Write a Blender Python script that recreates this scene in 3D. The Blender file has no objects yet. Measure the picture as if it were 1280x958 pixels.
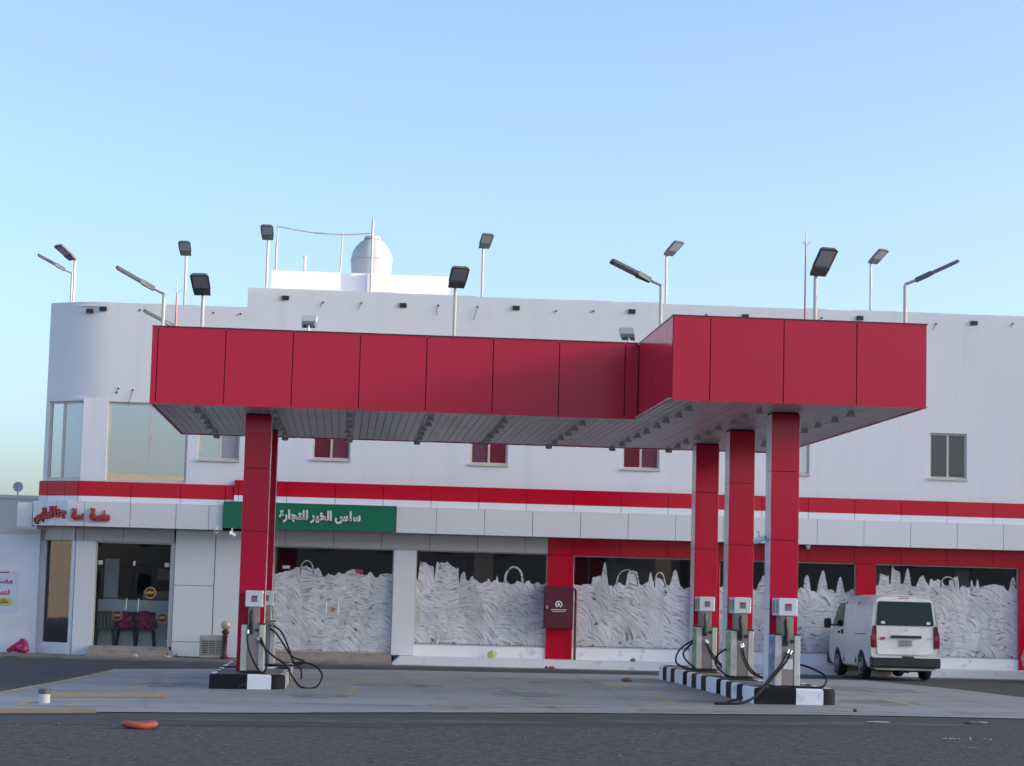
import bpy, bmesh, math, random
from mathutils import Vector, Matrix, noise as mnoise
random.seed(7)
S = bpy.context.scene
COL = S.collection
R = math.radians
PI = math.pi

# ------------------------------------------------------------------ camera
yaw, pitch, roll = 0.0784, 0.1007, 0.0264
fw = Vector((math.sin(yaw)*math.cos(pitch), math.cos(yaw)*math.cos(pitch), math.sin(pitch)))
rt = Vector((math.cos(yaw), -math.sin(yaw), 0))
up = rt.cross(fw)
r2 = rt*math.cos(roll) + up*math.sin(roll)
u2 = up*math.cos(roll) - rt*math.sin(roll)
cd = bpy.data.cameras.new('camera')
cam = bpy.data.objects.new('camera', cd)
COL.objects.link(cam)
M4 = Matrix((r2, u2, -fw)).transposed().to_4x4()
M4.translation = Vector((0, 0, 1.75))
cam.matrix_world = M4
cd.sensor_fit = 'HORIZONTAL'
cd.sensor_width = 36
cd.lens = 2620.14/1280*36
cd.clip_start = 0.1
cd.clip_end = 3000
S.camera = cam
S.render.resolution_x, S.render.resolution_y = 1024, 766

# ------------------------------------------------------------------ light
SUN_EL, SUN_AZ = R(9.0), R(103.0)        # azimuth from +Y towards +X
w = bpy.data.worlds.new("World")
S.world = w
w.use_nodes = True
nt = w.node_tree
sky = nt.nodes.new('ShaderNodeTexSky')
sky.sky_type = 'NISHITA'
sky.sun_disc = False
sky.sun_elevation = SUN_EL
sky.sun_rotation = SUN_AZ
sky.air_density = 0.6
sky.dust_density = 3.0
sky.ozone_density = 1.35
bg = nt.nodes['Background']
bg.inputs[1].default_value = 0.15
nt.links.new(sky.outputs[0], bg.inputs[0])
sd = bpy.data.lights.new('sun', 'SUN')
sd.energy = 2.0
sd.angle = R(0.5)
sd.color = (1.0, 0.80, 0.58)
sun = bpy.data.objects.new('sun', sd)
COL.objects.link(sun)
sdir = Vector((math.sin(SUN_AZ)*math.cos(SUN_EL), math.cos(SUN_AZ)*math.cos(SUN_EL), math.sin(SUN_EL)))
sun.rotation_euler = sdir.to_track_quat('Z', 'Y').to_euler()
sun.location = (30, 20, 30)
S.view_settings.view_transform = 'Standard'
S.view_settings.look = 'None'
S.view_settings.gamma = 1
S.view_settings.exposure = 1.78

# ------------------------------------------------------------------ materials
def mat(name, col, rough=0.6, metal=0.0, var=0.12, scale=3.0, bump=0.0, bscale=60.0, coat=0.0, spec=0.5, dirt=None, dscale=1.2, dlo=.5, dhi=.75, stretch=None):
    m = bpy.data.materials.new(name)
    m.use_nodes = True
    n = m.node_tree
    L = n.links.new
    b = n.nodes['Principled BSDF']
    b.inputs['Roughness'].default_value = rough
    b.inputs['Metallic'].default_value = metal
    b.inputs['Specular IOR Level'].default_value = spec
    b.inputs['Coat Weight'].default_value = coat
    b.inputs['Coat Roughness'].default_value = 0.05
    g = n.nodes.new('ShaderNodeNewGeometry')
    nz = n.nodes.new('ShaderNodeTexNoise')
    nz.inputs['Scale'].default_value = scale
    nz.inputs['Detail'].default_value = 6
    L(g.outputs['Position'], nz.inputs['Vector'])
    mx = n.nodes.new('ShaderNodeMix')
    mx.data_type = 'RGBA'
    c = Vector(col)
    mx.inputs[6].default_value = (*(c*(1-var)), 1)
    mx.inputs[7].default_value = (*(c*(1+var)), 1)
    L(nz.outputs['Fac'], mx.inputs[0])
    out = mx.outputs[2]
    if dirt:
        n2 = n.nodes.new('ShaderNodeTexNoise')
        n2.inputs['Scale'].default_value = dscale
        n2.inputs['Detail'].default_value = 8
        n2.inputs['Roughness'].default_value = .65
        if stretch:
            vm = n.nodes.new('ShaderNodeVectorMath')
            vm.operation = 'MULTIPLY'
            vm.inputs[1].default_value = stretch
            L(g.outputs['Position'], vm.inputs[0])
            L(vm.outputs[0], n2.inputs['Vector'])
        else:
            L(g.outputs['Position'], n2.inputs['Vector'])
        mr = n.nodes.new('ShaderNodeMapRange')
        mr.inputs[1].default_value = dlo
        mr.inputs[2].default_value = dhi
        L(n2.outputs['Fac'], mr.inputs[0])
        m2 = n.nodes.new('ShaderNodeMix')
        m2.data_type = 'RGBA'
        L(mr.outputs[0], m2.inputs[0])
        L(out, m2.inputs[6])
        m2.inputs[7].default_value = (*dirt, 1)
        out = m2.outputs[2]
    L(out, b.inputs['Base Color'])
    if bump:
        n3 = n.nodes.new('ShaderNodeTexNoise')
        n3.inputs['Scale'].default_value = bscale
        n3.inputs['Detail'].default_value = 4
        L(g.outputs['Position'], n3.inputs['Vector'])
        bp = n.nodes.new('ShaderNodeBump')
        bp.inputs['Strength'].default_value = bump
        bp.inputs['Distance'].default_value = 0.02
        L(n3.outputs['Fac'], bp.inputs['Height'])
        L(bp.outputs[0], b.inputs['Normal'])
    return m

M = {}
M['red'] = mat('red_cladding', (.56, .012, .046), .16, var=.06, scale=.7, coat=.0, spec=.28, dirt=(.49, .018, .05), dscale=.8, dlo=.55, dhi=.9, bump=.02, bscale=1.2)
M['red2'] = mat('red_band_cladding', (.52, .005, .026), .16, var=.05, scale=.7, spec=.3, coat=.0, bump=.02, bscale=1.2)
M['white'] = mat('white_cladding', (.74, .76, .79), .28, var=.03, scale=.6, coat=.1, bump=.015, bscale=1.0)
M['grey'] = mat('grey_cladding', (.46, .45, .46), .3, var=.04, scale=.6)
M['plaster'] = mat('white_plaster', (.78, .79, .82), .9, var=.03, scale=.5, bump=.15, bscale=9, dirt=(.70, .70, .73), dscale=.9, dlo=.52, dhi=.85, stretch=(2.2, 2.2, .22))
M['plaster2'] = mat('boundary_plaster', (.74, .79, .84), .9, var=.05, scale=.8, bump=.15, bscale=12, dirt=(.62, .65, .69), dscale=.9, dlo=.5, dhi=.8)
M['dark'] = mat('dark_joint', (.012, .012, .015), .8)
M['black'] = mat('black_plastic', (.018, .018, .02), .45)
M['rubber'] = mat('black_rubber', (.012, .012, .013), .5, spec=.35)
M['soffit'] = mat('soffit_slat', (.50, .49, .50), .4, metal=.4, var=.1, scale=1.5, dirt=(.36, .35, .36), dscale=.9, dlo=.5, dhi=.8)
M['alu'] = mat('aluminium', (.55, .53, .50), .4, metal=.3)
M['frame'] = mat('window_frame', (.60, .55, .49), .5, var=.06)
M['concrete'] = mat('forecourt_concrete', (.315, .32, .32), .62, var=.15, scale=.22, bump=.25, bscale=7, dirt=(.21, .21, .21), dscale=.55, dlo=.44, dhi=.74, spec=.45, stretch=(.45, 1.3, 1))
M['asphalt'] = mat('asphalt', (.05, .05, .054), .85, var=.35, scale=.5, bump=.5, bscale=45, dirt=(.085, .08, .078), dscale=.4, dlo=.5, dhi=.7, spec=.3)
M['asphalt2'] = mat('smooth_asphalt', (.062, .062, .062), .75, var=.25, scale=.6, bump=.3, bscale=40, dirt=(.075, .072, .07), dscale=.5, dlo=.52, dhi=.72, spec=.35)
M['road'] = mat('coarse_asphalt', (.115, .102, .094), .9, var=.35, scale=5, bump=.8, bscale=32, dirt=(.052, .047, .046), dscale=9, dlo=.44, dhi=.6, spec=.3)
M['sand'] = mat('dusty_ground', (.16, .14, .12), .95, var=.25, scale=.2, bump=.4, bscale=20)
M['paving'] = mat('sidewalk_concrete', (.22, .2, .18), .85, var=.25, scale=1.2, bump=.3, bscale=25, dirt=(.09, .085, .08), dscale=1.5, dlo=.48, dhi=.68)
M['gutter'] = mat('gutter_concrete', (.22, .205, .19), .9, var=.25, scale=2, bump=.3, bscale=25, dirt=(.1, .095, .09), dscale=2, dlo=.48, dhi=.68)
M['kerbwhite'] = mat('white_kerb_paint', (.82, .83, .85), .7, var=.06, scale=2, bump=.15, bscale=20, dirt=(.4, .38, .36), dscale=2.2, dlo=.58, dhi=.75)
M['kerbblack'] = mat('black_kerb_paint', (.010, .010, .013), .65, var=.2, scale=4, spec=.25, bump=.15, bscale=20, dirt=(.035, .035, .035), dscale=5, dlo=.6, dhi=.8)
M['islandtop'] = mat('island_concrete', (.2, .19, .18), .85, var=.25, scale=3, dirt=(.06, .05, .05), dscale=3, dlo=.45, dhi=.65)
M['yellow'] = mat('worn_yellow_paint', (.50, .40, .16), .8, var=.2, scale=5, dirt=(.24, .23, .22), dscale=6, dlo=.45, dhi=.62)
M['yellowline'] = mat('pale_yellow_line', (.44, .42, .27), .8, var=.2, scale=5, dirt=(.25, .25, .24), dscale=3, dlo=.5, dhi=.68)
M['stone'] = mat('step_stone', (.34, .29, .25), .7, var=.15, scale=4, bump=.15, bscale=30, dirt=(.2, .17, .15), dscale=2.5, dlo=.5, dhi=.75)
M['beige'] = mat('beige_render', (.72, .66, .58), .9, var=.08, scale=.6, bump=.1, bscale=10)
M['tan'] = mat('tan_render', (.50, .42, .33), .9, var=.1, scale=.4, bump=.1, bscale=8)
M['pole'] = mat('pole_paint', (.68, .65, .60), .4, var=.06)
M['lamphead'] = mat('lamp_head_grey', (.13, .14, .15), .45, metal=.3)
M['lampback'] = mat('lamp_back_grey', (.42, .43, .44), .45, metal=.2)
M['led'] = mat('led_panel', (.36, .36, .40), .25, var=.1, scale=20)
M['tank'] = mat('tank_plastic', (.46, .49, .51), .5, var=.05, scale=1.5, dirt=(.38, .39, .39), dscale=1.5, dlo=.5, dhi=.8)
M['pumpbody'] = mat('pump_brown_panel', (.31, .27, .25), .4, metal=.2, var=.12, scale=3)
M['pumpneck'] = mat('pump_neck_panel', (.36, .30, .26), .4, metal=.1, var=.2, scale=5)
M['pumpcream'] = mat('pump_cream_panel', (.60, .59, .53), .4, var=.05, dirt=(.45, .42, .36), dscale=5, dlo=.5, dhi=.75)
M['pumphead'] = mat('pump_white_head', (.70, .73, .75), .35, var=.04)
M['pumpgreen'] = mat('green_decal', (.10, .40, .12), .35, var=.5, scale=9, dirt=(.55, .62, .52), dscale=7, dlo=.54, dhi=.6)
M['pumpblue'] = mat('blue_decal', (.06, .15, .36), .35, var=.4, scale=9, dirt=(.45, .55, .66), dscale=7, dlo=.56, dhi=.62)
M['nozzlegreen'] = mat('green_nozzle', (.02, .10, .06), .4)
M['screen'] = mat('display_screen', (.22, .21, .19), .15)
M['redlabel'] = mat('red_label', (.35, .03, .04), .4)
M['metal'] = mat('bright_metal', (.62, .62, .62), .25, metal=.9)
M['green'] = mat('green_signboard', (.006, .17, .085), .35, var=.05, scale=.8)
M['letterwhite'] = mat('white_letter', (.78, .78, .79), .5, var=.03)
M['letterred'] = mat('red_letter', (.62, .045, .03), .4, var=.06)
M['letterdark'] = mat('letter_return', (.05, .03, .05), .5)
M['maroon'] = mat('maroon_metal', (.105, .012, .028), .38, var=.1, scale=2)
M['piperee'] = mat('pipe_maroon', (.10, .008, .02), .4)
M['vanwhite'] = mat('van_paint', (.80, .79, .75), .3, var=.03, coat=.4, dirt=(.55, .47, .37), dscale=1.1, dlo=.5, dhi=.8)
M['vanglass'] = mat('van_glass', (.012, .022, .025), .08, spec=.25)
M['taillight'] = mat('tail_light', (.13, .006, .012), .3, var=.5, scale=14, spec=.25)
M['plate'] = mat('number_plate', (.42, .40, .36), .4, var=.1, scale=20)
M['tyre'] = mat('tyre_rubber', (.02, .02, .021), .8)
M['rim'] = mat('steel_rim', (.28, .28, .29), .4, metal=.5)
M['magenta'] = mat('magenta_bag', (.42, .02, .11), .35, var=.3, scale=6)
M['chairgrey'] = mat('plastic_chair', (.11, .125, .11), .5)
M['acbeige'] = mat('ac_casing', (.42, .40, .36), .55, var=.1, dirt=(.28, .25, .22), dscale=3, dlo=.5, dhi=.7)
M['globe'] = mat('globe_glass', (.50, .44, .34), .25, var=.15, scale=6)
M['orange'] = mat('orange_print', (.60, .26, .05), .4)
M['orangedull'] = mat('faded_orange_print', (.36, .17, .07), .5)
M['wood'] = mat('old_plank', (.29, .24, .19), .85, var=.25, scale=6, bump=.3, bscale=40)
M['orangered'] = mat('faded_red_rubber', (.46, .10, .075), .65, var=.2, scale=6)
M['bucket'] = mat('white_bucket', (.62, .64, .64), .5, var=.08)
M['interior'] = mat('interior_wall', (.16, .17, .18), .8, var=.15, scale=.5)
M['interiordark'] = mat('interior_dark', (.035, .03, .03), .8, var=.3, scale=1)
M['interiorlight'] = mat('interior_counter', (.88, .90, .90), .5, var=.05)
M['interiorfloor'] = mat('interior_floor', (.45, .44, .42), .5, var=.1)
M['interiorbrown'] = mat('interior_brown', (.36, .26, .19), .7, var=.2)
M['banner'] = mat('banner_vinyl', (.62, .68, .80), .5, var=.02)
M['yellowprint'] = mat('yellow_print', (.58, .55, .09), .5)
M['purpleprint'] = mat('purple_print', (.28, .03, .07), .5)
M['pinkred'] = mat('antenna_red', (.55, .25, .22), .5)
M['litterwhite'] = mat('litter_white', (.45, .45, .44), .7)
M['litterred'] = mat('litter_red', (.35, .06, .05), .6)
M['litterbrown'] = mat('litter_brown', (.2, .1, .07), .7)
M['littergreen'] = mat('litter_yellow_green', (.52, .55, .2), .6)
M['redcar'] = mat('red_car_paint', (.32, .015, .02), .25, coat=.6)
M['wire'] = mat('loose_wire', (.12, .12, .13), .6)

def glass_mat(name, tint, refl, opaque):
    """window glass: part see-through, part mirror"""
    m = bpy.data.materials.new(name)
    m.use_nodes = True
    n = m.node_tree
    L = n.links.new
    n.nodes.remove(n.nodes['Principled BSDF'])
    out = n.nodes['Material Output']
    tr = n.nodes.new('ShaderNodeBsdfTransparent')
    tr.inputs[0].default_value = (*tint, 1)
    gl = n.nodes.new('ShaderNodeBsdfGlossy')
    gl.inputs['Roughness'].default_value = .015
    gl.inputs['Color'].default_value = (.95, .97, 1, 1)
    df = n.nodes.new('ShaderNodeBsdfDiffuse')
    df.inputs[0].default_value = (.05, .06, .07, 1)
    g = n.nodes.new('ShaderNodeNewGeometry')
    nz = n.nodes.new('ShaderNodeTexNoise')
    nz.inputs['Scale'].default_value = .8
    L(g.outputs['Position'], nz.inputs['Vector'])
    bp = n.nodes.new('ShaderNodeBump')
    bp.inputs['Strength'].default_value = .02
    bp.inputs['Distance'].default_value = .05
    L(nz.outputs['Fac'], bp.inputs['Height'])
    L(bp.outputs[0], gl.inputs['Normal'])
    a = n.nodes.new('ShaderNodeMixShader')
    a.inputs[0].default_value = opaque
    L(tr.outputs[0], a.inputs[1])
    L(df.outputs[0], a.inputs[2])
    b = n.nodes.new('ShaderNodeMixShader')
    fr = n.nodes.new('ShaderNodeFresnel')
    fr.inputs[0].default_value = 1.5
    ad = n.nodes.new('ShaderNodeMath')
    ad.operation = 'MAXIMUM'
    ad.inputs[1].default_value = refl
    L(fr.outputs[0], ad.inputs[0])
    L(ad.outputs[0], b.inputs[0])
    L(a.outputs[0], b.inputs[1])
    L(gl.outputs[0], b.inputs[2])
    L(b.outputs[0], out.inputs[0])
    return m
M['shopglass'] = glass_mat('shop_glass', (.96, .97, .98), .02, .03)
M['cornerglass'] = glass_mat('corner_shop_glass', (.8, .82, .84), .05, .45)
M['mirrorglass'] = glass_mat('reflective_glass', (.3, .33, .35), .45, .7)
M['darkglass'] = glass_mat('dark_window_glass', (.3, .33, .35), .06, .6)
M['screenglass'] = glass_mat('screened_glass', (.3, .3, .33), .20, .8)
M['paleglass'] = glass_mat('opaque_pale_glass', (.3, .3, .33), .22, 1.0)  # even pale diffuse base, nothing shows through
for n_ in M['darkglass'].node_tree.nodes:
    if n_.type == 'BSDF_DIFFUSE': n_.inputs[0].default_value = (.02, .04, .06, 1)
    if n_.type == 'BSDF_TRANSPARENT': n_.inputs[0].default_value = (.08, .10, .12, 1)
for n_ in M['screenglass'].node_tree.nodes:
    if n_.type == 'BSDF_DIFFUSE': n_.inputs[0].default_value = (.17, .10, .13, 1)
for n_ in M['paleglass'].node_tree.nodes:
    if n_.type == 'BSDF_DIFFUSE': n_.inputs[0].default_value = (.42, .46, .48, 1)

def paint_mat():
    """whitewash brushed over shop glass: strokes with scratches the glass shows through"""
    m = bpy.data.materials.new('whitewash')
    m.use_nodes = True
    n = m.node_tree
    L = n.links.new
    b = n.nodes['Principled BSDF']
    b.inputs['Roughness'].default_value = .9
    b.inputs['Specular IOR Level'].default_value = .2
    g = n.nodes.new('ShaderNodeNewGeometry')
    # patches about half a metre wide, each brushed its own way
    vo = n.nodes.new('ShaderNodeTexVoronoi')
    vo.inputs['Scale'].default_value = 1.5
    dn = n.nodes.new('ShaderNodeTexNoise')
    dn.inputs['Scale'].default_value = 1.6
    dn.inputs['Detail'].default_value = 2
    L(g.outputs['Position'], dn.inputs['Vector'])
    ds = n.nodes.new('ShaderNodeVectorMath')
    ds.operation = 'MULTIPLY_ADD'
    ds.inputs[1].default_value = (.2, 0, .2)
    L(dn.outputs['Color'], ds.inputs[0])
    L(g.outputs['Position'], ds.inputs[2])
    vs_ = n.nodes.new('ShaderNodeVectorMath')
    vs_.operation = 'MULTIPLY'
    vs_.inputs[1].default_value = (1.9, 0, .45)
    L(ds.outputs[0], vs_.inputs[0])
    L(vs_.outputs[0], vo.inputs['Vector'])
    sp = n.nodes.new('ShaderNodeSeparateColor')
    L(vo.outputs['Color'], sp.inputs[0])
    an = n.nodes.new('ShaderNodeMapRange')
    an.inputs[3].default_value = -.35
    an.inputs[4].default_value = .45
    L(sp.outputs[0], an.inputs[0])
    ro = n.nodes.new('ShaderNodeVectorRotate')
    ro.rotation_type = 'Y_AXIS'
    L(ds.outputs[0], ro.inputs['Vector'])
    L(an.outputs[0], ro.inputs['Angle'])
    mp = n.nodes.new('ShaderNodeVectorMath')
    mp.operation = 'MULTIPLY'
    mp.inputs[1].default_value = (2.6, 1, 15)
    L(ro.outputs[0], mp.inputs[0])
    st = n.nodes.new('ShaderNodeTexNoise')
    st.inputs['Scale'].default_value = 1.5
    st.inputs['Detail'].default_value = 5
    st.inputs['Roughness'].default_value = .7
    st.inputs['Distortion'].default_value = .35
    L(mp.outputs[0], st.inputs['Vector'])
    # some patches were brushed in arcs swung from below left
    lgpre = n.nodes.new('ShaderNodeTexNoise')
    lgpre.inputs['Scale'].default_value = 4.5
    lgpre.inputs['Detail'].default_value = 4
    L(g.outputs['Position'], lgpre.inputs['Vector'])
    vc = n.nodes.new('ShaderNodeTexVoronoi')
    vc.inputs['Scale'].default_value = 1.15
    cz = n.nodes.new('ShaderNodeVectorMath')
    cz.operation = 'MULTIPLY'
    cz.inputs[1].default_value = (1, 0, 1)
    L(ds.outputs[0], cz.inputs[0])
    L(cz.outputs[0], vc.inputs['Vector'])
    of = n.nodes.new('ShaderNodeVectorMath')
    of.operation = 'ADD'
    of.inputs[1].default_value = (-.55, 0, -.75)
    L(vc.outputs['Position'], of.inputs[0])
    d2 = n.nodes.new('ShaderNodeVectorMath')
    d2.operation = 'DISTANCE'
    L(cz.outputs[0], d2.inputs[0])
    L(of.outputs[0], d2.inputs[1])
    sx = n.nodes.new('ShaderNodeSeparateXYZ')
    L(ds.outputs[0], sx.inputs[0])
    m1 = n.nodes.new('ShaderNodeMath')
    m1.operation = 'MULTIPLY'
    m1.inputs[1].default_value = 15
    L(d2.outputs['Value'], m1.inputs[0])
    m3 = n.nodes.new('ShaderNodeMath')
    m3.operation = 'MULTIPLY'
    m3.inputs[1].default_value = 2.2
    L(sx.outputs[0], m3.inputs[0])
    cb = n.nodes.new('ShaderNodeCombineXYZ')
    L(m1.outputs[0], cb.inputs[0])
    L(m3.outputs[0], cb.inputs[1])
    s2 = n.nodes.new('ShaderNodeTexNoise')
    s2.inputs['Scale'].default_value = 1.4
    s2.inputs['Detail'].default_value = 5
    s2.inputs['Roughness'].default_value = .68
    L(cb.outputs[0], s2.inputs['Vector'])
    sc_ = n.nodes.new('ShaderNodeSeparateColor')
    L(vc.outputs['Color'], sc_.inputs[0])
    gt = n.nodes.new('ShaderNodeMapRange')
    gt.inputs[1].default_value = .46
    gt.inputs[2].default_value = .54
    L(sc_.outputs[2], gt.inputs[0])
    sm = n.nodes.new('ShaderNodeMix')
    L(gt.outputs[0], sm.inputs[0])
    L(st.outputs['Fac'], sm.inputs[2])
    L(s2.outputs['Fac'], sm.inputs[3])
    # thin bare spots
    sq = n.nodes.new('ShaderNodeMapRange')
    sq.inputs[1].default_value = .26
    sq.inputs[2].default_value = .36
    sq.inputs[3].default_value = -.14
    sq.inputs[4].default_value = 0
    L(lgpre.outputs['Fac'], sq.inputs[0])
    sf = n.nodes.new('ShaderNodeMath')
    L(sm.outputs[0], sf.inputs[0])
    L(sq.outputs[0], sf.inputs[1])
    cr = n.nodes.new('ShaderNodeValToRGB')
    e = cr.color_ramp.elements
    e[0].position = .33
    e[0].color = (.26, .29, .34, 1)
    e[1].position = .60
    e[1].color = (.82, .82, .84, 1)
    e2 = e.new(.45)
    e2.color = (.62, .63, .67, 1)
    L(sf.outputs[0], cr.inputs[0])
    lg = n.nodes.new('ShaderNodeTexNoise')
    lg.inputs['Scale'].default_value = 1.1
    lg.inputs['Detail'].default_value = 3
    L(g.outputs['Position'], lg.inputs['Vector'])
    mr = n.nodes.new('ShaderNodeMapRange')
    mr.inputs[1].default_value = .45
    mr.inputs[2].default_value = .85
    mr.inputs[3].default_value = .74
    mr.inputs[4].default_value = 1.0
    ce = n.nodes.new('ShaderNodeMath')
    ce.operation = 'MULTIPLY_ADD'
    ce.inputs[1].default_value = .35
    L(sp.outputs[1], ce.inputs[0])
    L(lg.outputs['Fac'], ce.inputs[2])
    L(ce.outputs[0], mr.inputs[0])
    mu = n.nodes.new('ShaderNodeMix')
    mu.data_type = 'RGBA'
    mu.blend_type = 'MULTIPLY'
    mu.inputs[0].default_value = 1
    L(cr.outputs[0], mu.inputs[6])
    L(mr.outputs[0], mu.inputs[7])
    L(mu.outputs[2], b.inputs['Base Color'])
    # scratches
    al = n.nodes.new('ShaderNodeMapRange')
    al.inputs[1].default_value = .30
    al.inputs[2].default_value = .40
    al.inputs[3].default_value = .25
    al.inputs[4].default_value = .97
    L(sf.outputs[0], al.inputs[0])
    L(al.outputs[0], b.inputs['Alpha'])
    return m
M['whitewash'] = paint_mat()

# ------------------------------------------------------------------ mesh helpers
class MB:
    def __init__(s):
        s.v, s.f = [], []
    def add(s, vs, fs):
        o = len(s.v)
        s.v += [tuple(v) for v in vs]
        s.f += [[i+o for i in f] for f in fs]
        return s
    def box(s, x0, x1, y0, y1, z0, z1):
        vs = [(x0,y0,z0),(x1,y0,z0),(x1,y1,z0),(x0,y1,z0),(x0,y0,z1),(x1,y0,z1),(x1,y1,z1),(x0,y1,z1)]
        return s.add(vs, [(0,3,2,1),(4,5,6,7),(0,1,5,4),(1,2,6,5),(2,3,7,6),(3,0,4,7)])
    def cbox(s, x0, x1, y0, y1, z0, z1, b=.01):
        """box with chamfered edges"""
        bm = bmesh.new()
        t = MB().box(x0,x1,y0,y1,z0,z1)
        vv = [bm.verts.new(p) for p in t.v]
        for f in t.f: bm.faces.new([vv[i] for i in f])
        bmesh.ops.bevel(bm, geom=bm.edges[:], offset=b, segments=1, affect='EDGES')
        bm.verts.index_update()
        s.add([v.co[:] for v in bm.verts], [[v.index for v in f.verts] for f in bm.faces])
        bm.free()
        return s
    def quad(s, a, b, c, d):
        return s.add([a,b,c,d], [(0,1,2,3)])
    def lathe(s, prof, n=16, c=(0,0,0), axis='z'):
        vs = []
        for r, h in prof:
            for k in range(n):
                a = 2*PI*k/n
                if axis == 'z': p = (c[0]+r*math.cos(a), c[1]+r*math.sin(a), c[2]+h)
                elif axis == 'x': p = (c[0]+h, c[1]+r*math.cos(a), c[2]+r*math.sin(a))
                else: p = (c[0]+r*math.sin(a), c[1]+h, c[2]+r*math.cos(a))
                vs.append(p)
        fs = []
        m = len(prof)
        for i in range(m-1):
            for k in range(n):
                fs.append((i*n+k, i*n+(k+1)%n, (i+1)*n+(k+1)%n, (i+1)*n+k))
        fs.append(tuple(range(n))[::-1])
        fs.append(tuple(range((m-1)*n, m*n)))
        return s.add(vs, fs)
    def tube(s, pts, r, n=8, smooth=0):
        P = [Vector(p) for p in pts]
        if smooth:
            Q = []
            for i in range(len(P)-1):
                a = P[max(i-1,0)]; b = P[i]; c = P[i+1]; d = P[min(i+2,len(P)-1)]
                for k in range(smooth):
                    t = k/smooth
                    Q.append(.5*((2*b)+(c-a)*t+(2*a-5*b+4*c-d)*t*t+(3*b-a-3*c+d)*t**3))
            Q.append(P[-1])
            P = Q
        vs, fs = [], []
        nrm = None
        for i, p in enumerate(P):
            t = (P[min(i+1,len(P)-1)]-P[max(i-1,0)]).normalized()
            if nrm is None:
                nrm = t.orthogonal().normalized()
            nrm = (nrm - t*nrm.dot(t)).normalized()
            bb = t.cross(nrm)
            rr = r[min(round(i*(len(r)-1)/(len(P)-1)), len(r)-1)] if isinstance(r, (list, tuple)) else r
            for k in range(n):
                a = 2*PI*k/n
                vs.append(p+nrm*rr*math.cos(a)+bb*rr*math.sin(a))
        for i in range(len(P)-1):
            for k in range(n):
                fs.append((i*n+k, i*n+(k+1)%n, (i+1)*n+(k+1)%n, (i+1)*n+k))
        fs.append(tuple(range(n))[::-1])
        fs.append(tuple(range((len(P)-1)*n, len(P)*n)))
        return s.add(vs, fs)
    def prism(s, poly, y0, y1):
        """polygon in XZ, extruded along Y"""
        n = len(poly)
        vs = [(x,y0,z) for x,z in poly]+[(x,y1,z) for x,z in poly]
        fs = [tuple(range(n)), tuple(range(2*n-1,n-1,-1))]
        for i in range(n):
            j = (i+1)%n
            fs.append((i, i+n, j+n, j))
        return s.add(vs, fs)
    def prismz(s, poly, z0, z1):
        n = len(poly)
        vs = [(x,y,z0) for x,y in poly]+[(x,y,z1) for x,y in poly]
        fs = [tuple(range(n-1,-1,-1)), tuple(range(n,2*n))]
        for i in range(n):
            j = (i+1)%n
            fs.append((i, j, j+n, i+n))
        return s.add(vs, fs)
    def xf(s, mtx):
        s.v = [tuple(mtx @ Vector(p)) for p in s.v]
        return s

WP = {}                                   # world position of every object made
def obj(name, mb, m, parent=None, smooth=False):
    """link a mesh as one object, its origin at its own middle"""
    me = bpy.data.meshes.new(name)
    lo = [min(p[i] for p in mb.v) for i in range(3)]
    hi = [max(p[i] for p in mb.v) for i in range(3)]
    c = Vector([(a+b)/2 for a, b in zip(lo, hi)])
    me.from_pydata([tuple(Vector(p)-c) for p in mb.v], [], mb.f)
    me.update()
    bm = bmesh.new()
    bm.from_mesh(me)
    bmesh.ops.recalc_face_normals(bm, faces=bm.faces)
    bm.to_mesh(me)
    bm.free()
    for x in (m if isinstance(m, (list, tuple)) else [m]):
        me.materials.append(M[x] if isinstance(x, str) else x)
    if smooth:
        me.polygons.foreach_set('use_smooth', [True]*len(me.polygons))
        try: me.set_sharp_from_angle(angle=R(40))
        except Exception: pass
    o = bpy.data.objects.new(name, me)
    COL.objects.link(o)
    if parent is not None:
        o.parent = parent
        o.location = c - WP[parent]
    else:
        o.location = c
    WP[o] = c
    return o

def tag(o, label, cat, group=None):
    o['label'] = label
    o['category'] = cat
    if group: o['group'] = group
    return o
def thing(name, loc, label, cat, group=None):
    o = bpy.data.objects.new(name, None)
    o.empty_display_size = .2
    COL.objects.link(o)
    o.location = loc
    WP[o] = Vector(loc)
    return tag(o, label, cat, group)
def kids(o):
    return [c for c in bpy.data.objects if c.parent == o]
def copy_thing(src, loc, rz, label):
    def cp(o, par):
        c = o.copy()
        COL.objects.link(c)
        if par is not None: c.parent = par
        for k in CH.get(o, []): cp(k, c)
        return c
    r = cp(src, None)
    r.location = loc
    r.rotation_euler = (0, 0, rz)
    r['label'] = label
    return r
CH = {}
def index_children():
    CH.clear()
    for o in bpy.data.objects:
        if o.parent: CH.setdefault(o.parent, []).append(o)
def struct(name, mb, m):
    o = obj(name, mb, m)
    o['kind'] = 'structure'
    return o

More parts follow.
